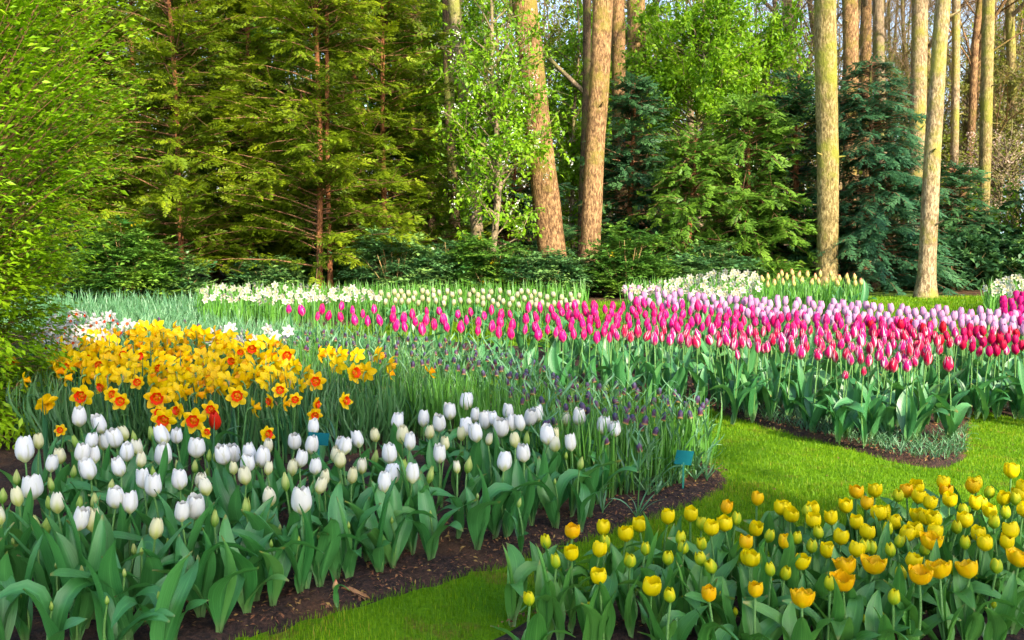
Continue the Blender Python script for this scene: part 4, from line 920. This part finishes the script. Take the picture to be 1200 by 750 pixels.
# the plants nearest to the camera, leaves only in the picture's bottom edge
for k, px in enumerate([600, 640, 690, 735, 800, 860, 905, 960, 1010, 1060, 1110, 1160, 1205, 840, 1030, 1140, 770]):
    p = at(px, 742 + 22 * (k % 3)); root = thing('yellow_tulip', (p[0], p[1], .03), None, 'tulip', YG, grn.uniform(0, 6)); hb = grn.uniform(.10, .15)
    obj('stem', STEM['pale'][k % 4], root, scale=(1, 1, hb)); fs = .024
    obj('flower', FL['yellow_g'][k % 4], root, (0, 0, hb), scale=(fs * .8, fs * .8, fs))
    for q in range(4):
        s_ = grn.uniform(.75, 1.0); obj('leaf', LV['yellow'][int(grn.integers(0, 10))], root, (0, 0, -.01), (0, 0, q * 1.57 + grn.normal(0, .3)), (s_, s_, s_))
    fx, fy = topx(p[0], p[1], .03 + hb); REC.append(dict(o=root, x=fx, y=fy, d=p[1], kind='yellow', look='short green budded yellow'))

# ---- pink, red, magenta, lilac tulips
PINK_POLY = [(335, 361), (400, 357), (480, 364), (560, 362), (640, 357), (700, 357), (760, 352), (860, 360), (960, 370), (1050, 374), (1092, 382), (1088, 420), (1055, 430), (1000, 422), (930, 411), (860, 402), (760, 396), (700, 394), (600, 390), (500, 386), (400, 372), (335, 368)]
PG = 'pink tulips with pale edges'
pk = darts(PINK_POLY, lambda x, y: (11.5 if x < 640 else 8.6) + max(0, (y - 380)) * .03, 20000, 3, 292)
pk += [(1098, 398), (1084, 412), (1072, 404), (1100, 408), (865, 414), (895, 407), (990, 438), (1012, 434), (1040, 428), (1060, 419)]
for x, y in sorted(pk, key=lambda q: q[1]):
    zf = .47 + grn.normal(0, .012)
    hp = np.interp(y, [360, 430], [14, 19.5]) * grn.uniform(.78, 1.10)
    if y > 405 and (x, y) in pk[-6:]: zf -= .05; hp *= .75
    near = y > 388
    tulip('pink_tulip', x, y, zf, hp, FL['pinkwhite' if (y > 384 and x > 720) or y > 402 else 'pink_far'], LV['pink'], STEM['pale'], 'pink', 'pink and white edged' if (y > 384 and x > 720) or y > 402 else 'deep pink', 3 if (near or x > 800) else 2, group=PG, wfac=grn.uniform(.70, .92), leafscale=.76, lean=.07)
o = tulip('pink_tulip', 1112, 425, .455, 20, FL['pinkwhite'][:1], LV['pink'], STEM['pale'], None, '', 5, group=PG, leafscale=.86); REC.pop()
tag(o, 'lone red pink tulip with white edges at the pointed tip of the pink bed')
red = darts([(990, 382), (1040, 378), (1120, 382), (1200, 388), (1240, 392), (1240, 415), (1190, 411), (1140, 412), (1120, 402), (1040, 392)], lambda x, y: 8.4, 5000, 5, 90)
for x, y in red:
    pw_ = grn.random() < .3
    tulip('pink_tulip' if pw_ else 'red_tulip', x, y, .45 + grn.normal(0, .018), 14.5 * grn.uniform(.85, 1.08), FL['pinkwhite'] if pw_ else FL['red'], LV['pink'], STEM['pale'], 'red', 'white-edged pink' if pw_ else 'deep red', 3, group=PG if pw_ else 'red tulips behind the pink ones', wfac=.85, leafscale=.74)
mag = darts([(1172, 352), (1200, 343), (1250, 345), (1250, 380), (1200, 378), (1178, 368)], lambda x, y: 8, 3000, 6, 40)
for x, y in mag: tulip('magenta_tulip', x, y, .45 + grn.normal(0, .02), 13, FL['magenta'], LV['pink'], STEM['pale'], 'magenta', 'bright magenta', 2, group='magenta tulips at the right edge', wfac=.78, leafscale=.74)
LIL_POLY = [(731, 338), (780, 340), (860, 347), (950, 352), (1050, 360), (1120, 362), (1200, 366), (1240, 372), (1240, 388), (1180, 385), (1100, 383), (1040, 378), (950, 374), (860, 367), (800, 360), (733, 352)]
for x, y in darts(LIL_POLY, lambda x, y: 7.9, 12000, 8, 200):
    tulip('lilac_tulip', x, y, .45 + grn.normal(0, .008), np.interp(y, [340, 385], [11.5, 14.5]), FL['lilac'], LV['pink'], STEM['pale'], 'lilac', 'pale lilac', 2, group='lilac tulips in a curving band', wfac=.88, leafscale=.72)

# ---- daffodils
def tepals(name, mat, L=1.0, W=.30, n=6, seed=0, nu=5, nv=6, cup=.15):
    g = np.random.default_rng(seed); ac = Acc(); U = np.linspace(-1, 1, nu); T_ = np.linspace(0, 1, nv)
    for q in range(n):
        th = q * 2 * math.pi / n; c, s = math.cos(th), math.sin(th); u, v = np.meshgrid(U, T_); k = g.uniform(.9, 1.08); tilt = g.normal(0, .10)
        wv = W * np.sin(math.pi * np.clip(v * .9 + .06, 0, 1)) ** .75 * g.uniform(.9, 1.1); rad = .10 + v * (L - .10) * k
        ax = (cup + tilt) * v ** 1.5 - .10 * (u * u) * np.sin(v * 3.1) + (.02 if q % 2 else -.02) + .03 * np.sin(u * 3 + q)
        y = u * wv
        P = np.stack([c * rad - s * y, s * rad + c * y, ax], -1).reshape(-1, 3)  # faces +Z
        ac.add(P, grid_faces(nu, nv), np.stack([u, v, 0 * u + q], -1).reshape(-1, 3))
    return ac.mesh(name, mat)
def trumpet(name, mat, Lg=.55, r0=.20, r1=.38, seed=0):
    n = 20; ts = np.linspace(0, 1, 6); th = np.linspace(0, 2 * math.pi, n, endpoint=False); rows = []
    for t in ts: r = (r0 + (r1 - r0) * t ** 1.6) * (1 + .10 * t ** 2 * np.sin(th * 7 + seed) + .05 * t ** 2 * np.sin(th * 11)); rows.append(np.stack([r * np.cos(th), r * np.sin(th), Lg * t + .05 * t * np.cos(th * 5 + seed)], 1))
    V = np.concatenate(rows); uv = np.stack([np.tile(th, len(ts)) / 6, np.repeat(ts, n), 0 * V[:, 0]], 1); ac = Acc(); ac.add(V, grid_faces(n, len(ts), wrap=True), uv)
    k = ac.n; ac.add(np.array([(0, 0, .1)]), np.zeros((0, 3), int)); ac.F[3] = [np.array([(k, j, (j + 1) % n) for j in range(n)])]; ac.M[3] = [np.zeros(n, int)]
    return ac.mesh(name, mat)
DT = {'y': [tepals('petals', 'tepal_yellow', seed=s, W=.34) for s in range(4)], 'w': [tepals('petals', 'tepal_white', seed=s, W=.30) for s in range(3)]}
DT['c'] = [tepals('petals', 'tepal_cream', seed=s, W=.30, cup=.3) for s in range(3)]
DC = {'o': [trumpet('trumpet', 'trumpet_orange', .34, .24, .48, s) for s in range(3)], 'y': [trumpet('trumpet', 'trumpet_yellow', .62, .2, .4, s) for s in range(3)],
      'w': [trumpet('trumpet', 'trumpet_white', .25, .15, .24, s) for s in range(2)], 's': [trumpet('trumpet', 'trumpet_orange', .22, .15, .24, s) for s in range(2)]}
def neck_mesh(k):  # short bent neck with papery spathe: from (0,0,0) rising, ending behind a flower that faces +X
    t = np.linspace(0, 1, 7); P = np.stack([.035 * t ** 2, 0 * t, .038 * np.sin(t * 1.7)], 1); V, Fq = tube(P, [.0035, .003, .0028, .0027, .0035, .0055, .006], 6)
    ac = Acc(); ac.add(V, Fq); return ac.mesh('neck', 'stem_green')
NECK = neck_mesh(0)
V_, F_, U_ = blade_geo(.045, .007, 20, 60, .9, .4, 3, 5, seed=3); ac = Acc(); ac.add(V_, F_, U_); SPATHE = ac.mesh('spathe', 'spathe')
def straps(mat, L=.36, W=.008):
    sp = [(1, 1, 3, 14, .3), (.95, 1, 6, 30, -.5), (1.05, .9, 2, 8, .8), (.9, 1.1, 8, 55, .4), (1.0, 1, 4, 20, -1.0), (.95, .9, 5, 24, 1.2)]
    return [blade_mesh('leaf', mat, L * a_, W * b_, c_, d_, .5, e_, seed=k, nu=3, nv=8, sheath=.9, power=.55, kink=(0, 0, 0, 40, 0, 70)[k]) for k, (a_, b_, c_, d_, e_) in enumerate(sp)]
SL = {'daff': straps('leaf_daffodil', .37, .009), 'fresh': straps('leaf_fresh', .40, .010), 'grey': straps('leaf_grey', .30, .006)}
def daffodil(name, fx, fy, zf, size, az, pitch, tep, cor, kind, look, nleaf=3, group=None, leaves='daff', cat='daffodil', stemr=1.0):
    """size = flower diameter in m; az = compass direction it faces (0 = +X), pitch up"""
    P = at(fx, fy, zf); r = size / 2
    off = np.array([math.cos(az), math.sin(az)]) * .035
    root = thing(name, (P[0] - off[0] * 1.0, P[1] - off[1], .03), None, cat, group, az)
    hs = zf - .03 - .036; ln = grn.normal(0, .02, 2)
    rx, ry = math.atan2(-ln[1], hs), math.atan2(ln[0], hs)
    root.location.x -= math.cos(az) * ln[0] - math.sin(az) * ln[1]; root.location.y -= math.sin(az) * ln[0] + math.cos(az) * ln[1]
    L = math.sqrt(hs * hs + ln @ ln); st_ = obj('stem', STEM['green'][int(grn.integers(0, 4))], root, rot=(rx, ry, 0), scale=(stemr, stemr, L))
    obj('neck', NECK, root, (ln[0], ln[1], hs), scale=(1, 1, 1)); obj('spathe', SPATHE, root, (ln[0], ln[1], hs), (0, 0, grn.uniform(-.6, .6)))
    fl = obj('petals', tep[int(grn.integers(0, len(tep)))], root, (ln[0] + .036, ln[1], hs + .036), (0, R(90) - pitch, 0), (r, r, r))
    fl.rotation_euler.rotate_axis('Z', grn.uniform(0, 1.05))
    obj('trumpet', cor[int(grn.integers(0, len(cor)))], root, (ln[0] + .036, ln[1], hs + .036), (0, R(90) - pitch, 0), (r, r, r))
    for q in range(nleaf):
        m = SL[leaves][int(grn.integers(0, 6))]; s_ = grn.uniform(.8, 1.1) * zf / .36
        obj('leaf', m, root, (grn.normal(0, .015), grn.normal(0, .015), 0), (0, 0, grn.uniform(0, 6.28)), (s_, s_, s_))
    REC.append(dict(o=root, x=fx, y=fy, d=P[1], kind=kind, look=look))
    return root
dz = lambda y: np.interp(y, [390, 420, 470, 510], [.43, .40, .34, .29])
TOCAM = -math.pi / 2
# flowers whose orange mouth faces us: x, y, diameter px, turn
FRONT = [(96, 464, 27, 0), (104, 420, 20, .2), (115, 427, 16, .5), (120, 453, 20, -.5), (141, 470, 21, .2), (161, 448, 17, .3), (184, 466, 28, .3), (192, 492, 27, .1), (13, 426, 16, .3), (78, 430, 16, 0), (71, 504, 14, 0),
         (183, 431, 17, 1.1), (162, 417, 17, 1.1), (143, 416, 17, .9), (209, 481, 20, -.5), (227, 493, 28, .1), (247, 480, 20, 0), (278, 464, 25, .3), (272, 423, 17, 0), (295, 408, 20, .3), (336, 416, 20, .5), (328, 457, 18, .4),
         (317, 470, 17, -.6), (346, 468, 16, .2), (241, 507, 15, 1.0), (370, 447, 22, .2), (415, 437, 24, 1.0), (404, 470, 20, 1.2), (370, 474, 18, 1.3), (369, 486, 17, .4), (313, 509, 20, .8), (282, 412, 14, .2), (186, 484, 18, .4), (130, 462, 18, .8)]
BACK = [(297, 478, 22, 2.0), (333, 473, 18, 1.6), (54, 472, 24, .8), (503, 437, 18, 1.9), (456, 427, 20, 2.0), (456, 439, 17, 1.8), (442, 416, 20, 2.2), (429, 436, 23, 2.8), (418, 416, 18, 2.9), (399, 416, 20, 2.5), (375, 415, 19, 1.5),
        (395, 428, 22, 2.8), (386, 413, 18, 1.4), (345, 430, 20, 2.6), (360, 437, 18, 2.4), (352, 452, 17, 2.4), (28, 446, 18, 2.0), (60, 412, 17, 2.3), (46, 398, 16, 2.1)]
DG = 'yellow daffodils above the white tulips'
for x, y, d, tn in FRONT:
    zf = dz(y); D_ = at(x, y, zf)[1]
    daffodil('yellow_daffodil', x, y, zf, d * 1.12 * D_ / F, TOCAM + tn + grn.normal(0, .1), grn.normal(.05, .15), DT['y'], DC['o'], 'daff', 'orange-mouthed', 3, DG)
pts = [(a_, b_) for a_, b_, *_ in FRONT + BACK]
for x, y, d, tn in BACK:
    zf = dz(y); D_ = at(x, y, zf)[1]
    daffodil('yellow_daffodil', x, y, zf, d * 1.15 * D_ / F, TOCAM + tn, grn.normal(.0, .2), DT['y'], DC['y'], 'daff', 'turned-away', 3, DG)
DPOLY = [(60, 408), (95, 395), (150, 388), (170, 380), (250, 390), (290, 395), (322, 402), (345, 418), (345, 445), (330, 452), (300, 447), (270, 452), (235, 462), (190, 458), (150, 448), (110, 440), (70, 445), (58, 425)]
for x, y in darts(DPOLY, lambda x, y: 10.6, 12000, 11, 175):
    if min((x - a_) ** 2 + (y - b_) ** 2 for a_, b_ in pts) < 80: continue
    zf = dz(y) + grn.normal(0, .008); D_ = at(x, y, zf)[1]
    daffodil('yellow_daffodil', x, y, zf, np.interp(y, [385, 460], [21, 26]) * D_ / F, TOCAM + grn.uniform(1.2, 4.6), grn.normal(-.05, .3), DT['y'], DC['y'], 'daff', 'turned-away', 2, DG)
# extra long straps below the blooms
# white narcissi behind the yellow ones
for x, y in [(258, 388), (250, 391), (267, 389), (262, 396), (284, 391), (290, 393), (298, 398), (304, 400), (314, 386), (322, 394), (321, 397), (334, 398), (270, 384), (281, 399), (338, 388), (247, 398)]:
    D_ = at(x, y, .40)[1]; daffodil('white_daffodil', x, y, .40, 15.5 * D_ / F, TOCAM + grn.normal(0, .6), grn.normal(.1, .2), DT['w'], DC['w'], 'wd', 'starry white', 3, 'white narcissi behind the yellow daffodils')
for x, y in darts([(60, 374), (85, 366), (130, 370), (160, 382), (150, 392), (90, 402), (60, 412), (40, 400)], lambda x, y: 7.4, 4000, 12, 60):
    D_ = at(x, y, .43)[1]; daffodil('white_daffodil', x, y, .43 + grn.normal(0, .01), 14.5 * D_ / F, TOCAM + grn.normal(0, .9), grn.normal(.1, .25), DT['w'], DC['s'], 'ws', 'white orange-cupped', 3, 'white narcissi with orange cups by the bush')
# far clumps of white daffodils, each a mesh plant with one white head made of petals
for x, y in darts([(236, 336), (330, 334), (432, 338), (445, 350), (330, 354), (236, 352)], lambda x, y: 6.9, 6000, 13, 110):
    D_ = at(x, y, .42)[1]; daffodil('white_daffodil', x, y, .42, 9.6 * D_ / F, TOCAM + grn.normal(0, .9), grn.normal(.1, .25), DT['c'], DC['w'], 'wfl', 'creamy white', 2, 'white daffodils in the far left bed', 'fresh', stemr=1.4)
for x, y in darts([(728, 338), (760, 332), (800, 326), (850, 317), (885, 320), (892, 338), (860, 348), (800, 344), (740, 342)], lambda x, y: 6.2, 6000, 14, 90):
    D_ = at(x, y, .45)[1]; daffodil('white_daffodil', x, y, .45, 9.6 * D_ / F, TOCAM + grn.normal(0, .9), grn.normal(.1, .25), DT['c'], DC['w'], 'wfr', 'creamy white', 2, 'white daffodils behind the lilac tulips', 'fresh', stemr=1.4)
for x, y in darts([(1150, 334), (1185, 324), (1225, 322), (1225, 345), (1160, 345)], lambda x, y: 6.5, 3000, 15, 30):
    D_ = at(x, y, .45)[1]; daffodil('white_daffodil', x, y, .45, 9.6 * D_ / F, TOCAM + grn.normal(0, .9), 0.1, DT['c'], DC['w'], 'wrr', 'creamy white', 3, 'white daffodils at the right edge', 'fresh', stemr=1.4)
for x, y in darts([(432, 342), (520, 340), (600, 340), (680, 346), (680, 358), (600, 357), (520, 356), (440, 354)], lambda x, y: 7.2, 5000, 16, 75):
    tulip('cream_tulip', x, y, .40 + grn.normal(0, .01), 8.5, FL['cream_far'], LV['pink'], STEM['pale'], 'cream', 'small cream', 2, group='small cream tulips in the far left bed', leafscale=.7)
for x, y in darts([(884, 324), (930, 318), (1005, 322), (1012, 334), (960, 330), (900, 333)], lambda x, y: 7.2, 3000, 17, 38):
    tulip('peach_tulip', x, y, .47 + grn.normal(0, .012), 9.5, FL['peach'], LV['pink'], STEM['pale'], 'peach', 'half-coloured peach', 3, group='budding peach tulips by the mossy trunk', leafscale=.9)

# ---- fritillaries
def bell(seed):
    n = 12; ts = np.linspace(0, 1, 7); th = np.linspace(0, 2 * math.pi, n, endpoint=False); rows = []
    for t in ts: r = float(np.interp(t, [0, .15, .45, .8, 1], [.05, .26, .38, .35, .40])) * (1 + .07 * np.cos(th * 6)); rows.append(np.stack([r * np.cos(th), r * np.sin(th), -t + 0 * th], 1))
    V = np.concatenate(rows); ac = Acc(); ac.add(V, grid_faces(n, len(ts), wrap=True), np.stack([np.tile(th, 7) / 6, np.repeat(ts, n), 0 * V[:, 0]], 1)); return ac.mesh('flower', 'bell_purple')
BELL = bell(0)
def frit_plant(seed, h=1.0):
    """stem that nods at the top and narrow greyish leaves, mostly in its upper half"""
    g = np.random.default_rng(seed); t = np.linspace(0, 1, 9); ac = Acc(); a_ = g.uniform(0, 6)
    P = np.stack([.02 * t * math.cos(a_) + .018 * np.clip((t - .85) / .15, 0, 1) ** 2, .02 * t * math.sin(a_), .35 * t - .012 * np.clip((t - .9) / .1, 0, 1) ** 2], 1)
    V, Fq = tube(P, .0028, 5); ac.add(V, Fq)
    return ac.mesh('stem', 'stem_green'), P[-1]
FS = [frit_plant(k) for k in range(5)]
NL = [blade_mesh('leaf', 'leaf_grey', L, W, a_, b_, .5, tw, seed=k, nu=3, nv=7, sheath=.6, power=.6, sway=s_) for k, (L, W, a_, b_, tw, s_) in enumerate(
    [(.13, .006, 15, 55, .4, .1), (.15, .005, 25, 90, -.8, -.2), (.12, .007, 8, 30, .3, 0), (.16, .005, 35, 120, 1.2, .2), (.11, .006, 20, 70, -.5, .1), (.14, .004, 10, 100, .9, -.25)])]
def frit_leaf_bundle(k):
    g = np.random.default_rng(60 + k); ac = Acc()
    for q in range(13):
        L, W = g.uniform(.09, .17), g.uniform(.004, .0075); V, Fq, uv = blade_geo(L, W, g.uniform(8, 30), g.uniform(30, 125), .5, g.normal(0, .8), 3, 7, seed=q, sheath=.6, power=.6, sway=g.normal(0, .2))
        an = g.uniform(0, 6.28); c, s = math.cos(an), math.sin(an); V = V @ np.array([(c, s, 0), (-s, c, 0), (0, 0, 1)]); V[:, 2] += .35 * (g.uniform(.1, .95) if q < 7 else 0); ac.add(V, Fq, uv)
    return ac.mesh('leaves', 'leaf_grey')
FB = [frit_leaf_bundle(k) for k in range(6)]
FG = 'purple fritillaries in the left bed'
def frit(x, y, zf):
    P = at(x, y, zf); k = int(grn.integers(0, 5)); s_ = (zf - .02) / .345; rz = grn.uniform(0, 6.28)
    root = thing('fritillary', (P[0], P[1], .03), None, 'fritillary', FG, rz); root.scale = (s_, s_, s_)
    obj('stem', FS[k][0], root); obj('flower', BELL, root, tuple(FS[k][1] + np.array([0, 0, .004])), (grn.normal(0, .2), grn.normal(0, .2), 0), (.033, .033, .040))
    obj('leaves', FB[int(grn.integers(0, 6))], root, rot=(0, 0, grn.uniform(0, 6)))
    REC.append(dict(o=root, x=x, y=y, d=P[1], kind='frit', look='nodding dark purple'))
FP1 = [(325, 392), (350, 384), (420, 388), (500, 394), (560, 400), (610, 412), (640, 430), (600, 440), (540, 432), (470, 424), (400, 412), (345, 405)]
FP2 = [(590, 430), (660, 438), (740, 448), (800, 458), (832, 470), (834, 480), (800, 486), (740, 492), (700, 482), (640, 470), (600, 455)]
for x, y in darts(FP1, lambda x, y: 9.5, 6000, 21, 150) + darts(FP2, lambda x, y: 10.5, 6000, 22, 130): frit(x, y, .36 + grn.normal(0, .012))
for x, y in [(604, 458), (613, 456), (611, 468), (707, 515), (655, 492), (637, 494), (642, 493), (748, 521), (752, 497), (770, 500)]: frit(x, y, .33)
for x, y in darts([(110, 372), (230, 372), (240, 385), (200, 384), (120, 385)], lambda x, y: 14, 600, 23, 14): frit(x, y, .34)

# foliage that nobody could count: strap leaves among the fritillaries, below the daffodils, greyish tufts edging the pink bed
def strap_field(name, label, poly, n, L, W, mat, seed, ang=(4, 40), dens_fn=None, zf=.03, hvar=(.6, 1.15), twist=.8, nt_=6):
    g = np.random.default_rng(seed); P = np.asarray(poly, float); lo, hi = P.min(0), P.max(0); ac = Acc(); pts_ = []
    while len(pts_) < n:
        c = g.uniform(lo, hi, (n, 2)); ok = in_poly(P, c[:, 0], c[:, 1])
        pts_ += list(c[ok])
    pts_ = np.array(pts_[:n]); W3 = np.array([at(*q)[:2] for q in pts_])
    for k in range(nt_):
        V, Fq, uv = blade_geo(L, W, g.uniform(*ang) * .4, g.uniform(*ang) * 1.4, .5, g.normal(0, twist), 3, 7, seed=k, sheath=.8, power=.55, sway=g.normal(0, .15))
        sel = W3[k::nt_]; m = len(sel); th = g.uniform(0, 6.28, m); c, s = np.cos(th), np.sin(th); z0 = 0 * c
        Rm = np.stack([np.stack([c, -s, z0], 1), np.stack([s, c, z0], 1), np.stack([z0, z0, z0 + 1], 1)], 1); hh = g.uniform(*hvar, m)
        Vv = np.einsum('mij,vj->mvi', Rm, V) * hh[:, None, None] + np.c_[sel, np.full(m, zf)][:, None]
        ac.add(Vv.reshape(-1, 3), ((np.arange(m) * len(V))[:, None, None] + Fq[None]).reshape(-1, 4), np.tile(uv, (m, 1)))
    tag(obj(name, ac.mesh(name, mat)), label, 'foliage', kind='stuff')
strap_field('fritillary_foliage', 'narrow upright green fritillary leaves filling the right part of the left bed', [(330, 425), (470, 470), (560, 502), (640, 518), (720, 528), (830, 548), (838, 560), (800, 575), (740, 592), (690, 600), (600, 560), (480, 520), (400, 500), (330, 470)], 2100, .34, .0055, 'leaf_fresh', 31, (3, 22))
strap_field('grey_foliage', 'greyish green young leaves between the daffodils and the far bed', [(90, 392), (240, 392), (330, 404), (430, 424), (540, 444), (520, 462), (460, 455), (330, 430), (90, 412)], 3600, .28, .007, 'leaf_grey', 32, (5, 60))
strap_field('grey_foliage_back', 'greyish green young leaves below the left yews and leafy bush', [(-60, 392), (100, 396), (240, 392), (240, 364), (120, 364), (-60, 362)], 3000, .30, .009, 'leaf_grey', 39, (5, 60))
strap_field('daffodil_foliage', 'dense blue green daffodil leaves under the yellow blooms', [(20, 455), (200, 445), (400, 450), (500, 470), (520, 500), (460, 540), (300, 545), (100, 545), (20, 530)], 3200, .33, .0085, 'leaf_daffodil', 33, (2, 26))
strap_field('grey_tufts', 'narrow silvery green leaf tufts edging the front of the pink tulip bed', [(830, 478), (900, 500), (1000, 527), (1060, 543), (1110, 549), (1132, 538), (1134, 505), (1080, 520), (1000, 505), (900, 480), (840, 466)], 1500, .085, .003, 'leaf_tuft', 34, (20, 110), twist=1.2)
strap_field('grey_tufts_right', 'narrow green leaf tufts edging the red tulip bed at the right', [(1128, 478), (1200, 490), (1260, 500), (1260, 485), (1200, 476), (1130, 466)], 600, .10, .003, 'leaf_tuft', 35, (20, 110), twist=1.2)
strap_field('far_bed_foliage', 'tall fresh green leaves of the far left bed below its white flowers', [(232, 386), (330, 383), (480, 379), (690, 371), (690, 363), (480, 365), (232, 371)], 2200, .42, .010, 'leaf_fresh', 36, (2, 22))
strap_field('peach_bed_foliage', 'tall fresh green leaves under the peach tulips and white daffodils', [(735, 374), (900, 377), (1005, 373), (1010, 363), (860, 358), (735, 362)], 1900, .44, .011, 'leaf_fresh', 37, (2, 22))
strap_field('right_bed_foliage', 'green strap leaves under the white daffodils at the right edge', [(1152, 371), (1235, 378), (1235, 360), (1156, 358)], 400, .42, .010, 'leaf_fresh', 38, (2, 24))

# ---- small things
plain('teal_plate', (0.004, 0.11, 0.13), (0.005, 0.13, 0.15), 10, 0.8, spec=0.15); plain('teal_stake', (0.02, 0.16, 0.12), (0.02, 0.18, 0.14), 10, 0.4)
def marker(px, py, zf, w_, h_, tilt, yaw, label):
    p = at(px, py, zf); root = thing('plant_label', (p[0], p[1], .02), label, 'plant label', 'teal plant labels on stakes', yaw)
    ac = Acc(); ac.add(*box(-.004, .004, -.002, .002, 0, zf - .02)); obj('stake', ac.mesh('stake', 'teal_stake', False), root)
    ac = Acc(); ac.add(*box(-w_ / 2, w_ / 2, -.0015, .0015, -h_ / 2, h_ / 2)); obj('plate', ac.mesh('plate', 'teal_plate', False), root, (0, -.005, zf - .02), (tilt, .12, 0))
marker(801, 536, .17, .078, .066, R(12), R(8), 'teal plant label on a stake near the rounded bed tip')
marker(373, 514, .28, .085, .055, R(10), R(14), 'teal plant label half hidden behind the white tulips')
# curled dead leaf and a fallen petal on the soil
V, Fq, uv = blade_geo(.12, .014, 78, 104, 1.1, 1.6, 5, 9, seed=5, wave=.25); plain('dead_leaf', (0.16, 0.07, 0.03), (0.30, 0.15, 0.06), 40, 0.7)
p = at(400, 706); ac = Acc(); ac.add(V, Fq, uv); tag(obj('dead_leaf', ac.mesh('dead_leaf', 'dead_leaf'), None, (p[0], p[1], .045), (0, R(35), R(10))), 'curled dry brown leaf lying on the soil before the white tulips', 'leaf')
o = tulip('red_tulip', 393, 684, .10, 16, FL['peach'], LV['white'], STEM['pale'], None, '', 2, leafscale=1.2); REC.pop(); tag(o, 'tiny red tipped tulip bud low beside the curled dry leaf')

# ================================================================= LABELS: each countable plant by look, row and place
ORD = ['leftmost', 'second', 'third', 'fourth', 'fifth', 'sixth', 'seventh', 'eighth', 'ninth', 'tenth', 'eleventh', 'twelfth', 'thirteenth', 'fourteenth', 'fifteenth', 'sixteenth', 'seventeenth', 'eighteenth', 'nineteenth', 'twentieth']
ZONES = {
    'white': (3, [(125, 'by the leafy bush'), (250, 'below the daffodils'), (400, 'around the red tulip side'), (530, 'before the daffodil end'), (999, 'before the fritillaries')]),
    'yellow': (4, [(760, 'at the left end'), (900, 'next to the curved grass'), (1010, 'in mid bed'), (1100, 'below the pink bed tip'), (1999, 'towards the right edge')]),
    'daff': (5, [(110, 'beside the leafy bush'), (190, 'over the left white tulips'), (260, 'over the red tulip'), (340, 'below the starry narcissi'), (999, 'at the right end')]),
    'pink': (4, [(480, 'below the white daffodils'), (620, 'below the bird cherry'), (740, 'below the thick trunks'), (860, 'below the sunlit yew'), (960, 'below the peach tulips'), (1040, 'below the mossy trunk'), (1200, 'at the pointed bed end')]),
    'lilac': (2, [(810, 'before the white daffodils'), (890, 'left of the peach tulips'), (960, 'below the peach tulips'), (1050, 'below the spruce'), (1120, 'below the lawn tree'), (1999, 'at the right edge')]),
    'red': (2, [(1080, 'behind the pink bed tip'), (1140, 'below the lawn tree'), (1999, 'at the right edge')]),
    'frit': (4, [(420, 'right of the starry narcissi'), (500, 'above the daffodils\' right end'), (590, 'behind the lone daffodil'), (680, 'behind the white tulips'), (760, 'left of the teal label'), (999, 'above the teal label')]),
}
NOUN = {'white': 'tulip', 'yellow': 'tulip', 'daff': 'daffodil', 'pink': 'tulip', 'lilac': 'tulip', 'red': 'tulip', 'magenta': 'tulip', 'frit': 'fritillary', 'wd': 'narcissus', 'ws': 'narcissus', 'wfl': 'daffodil', 'wfr': 'daffodil', 'wrr': 'daffodil', 'cream': 'tulip', 'peach': 'tulip'}
PLACE = {'wd': 'behind the yellow daffodils', 'ws': 'beside the leafy bush', 'wfl': 'in the far left bed', 'wfr': 'behind the lilac tulips', 'wrr': 'at the right edge', 'cream': 'in the far left bed', 'peach': 'by the mossy trunk', 'magenta': 'at the right edge'}
ROWS = {2: ['front row', 'back row'], 3: ['front rows', 'middle rows', 'back rows'], 4: ['front row', 'second row', 'third row', 'back row'], 5: ['front row', 'second row', 'third row', 'fourth row', 'back row']}
def label_all():
    from collections import defaultdict
    cells = defaultdict(list)
    for k in set(r['kind'] for r in REC):
        rs = [r for r in REC if r['kind'] == k]
        nrow, zones = ZONES.get(k, (0, [(9999, PLACE.get(k, ''))]))
        if not nrow: nrow = 3 if len(rs) > 34 else 2
        for zi, (lim, ph) in enumerate(zones):
            lo = -999 if zi == 0 else zones[zi - 1][0]
            zs = sorted([r for r in rs if lo <= r['x'] < lim], key=lambda r: -r['y'])
            for i, r in enumerate(zs):
                row = min(nrow - 1, int(i * nrow / max(1, len(zs)))); cells[(k, r['look'], ph, ROWS[nrow][row])].append(r)
    for (k, look, ph, row), rs in cells.items():
        rs.sort(key=lambda r: r['x'])
        for i, r in enumerate(rs):
            if len(rs) == 1: t = 'only one so in the ' + row
            else: t = (ORD[i] if i < 20 else str(i + 1) + 'th') + ('' if i == 0 else ' from left') + ', ' + row
            r['o']['label'] = f"{look} {NOUN[k]} {ph}, {t}".replace('pink and white edged tulip', 'white-edged pink tulip')
    bare.sort(key=lambda q: q[1])
    for i, (o, px, Y) in enumerate(bare):
        if px < 430: z = 'above the left yews'; c = [q for q in bare if q[1] < 430]
        elif px < 855: z = 'behind the light green trees'; c = [q for q in bare if 430 <= q[1] < 855]
        elif px < 1000: z = 'above the sunlit yews'; c = [q for q in bare if 855 <= q[1] < 1000]
        elif px < 1100: z = 'above the spruce'; c = [q for q in bare if 1000 <= q[1] < 1100]
        elif px > 1205: z = 'beyond the right edge'; c = [q for q in bare if q[1] > 1205]
        else: z = 'right of the lawn tree'; c = [q for q in bare if 1100 <= q[1] <= 1205]
        j = [q[0] for q in c].index(o); o['label'] = f"thin bare woodland tree {z}, {ORD[j]}{'' if j == 0 else ' from left'}"
label_all()
print('objects', len(bpy.data.objects), 'flowers', len(REC), {k: sum(1 for r in REC if r['kind'] == k) for k in set(r['kind'] for r in REC)})
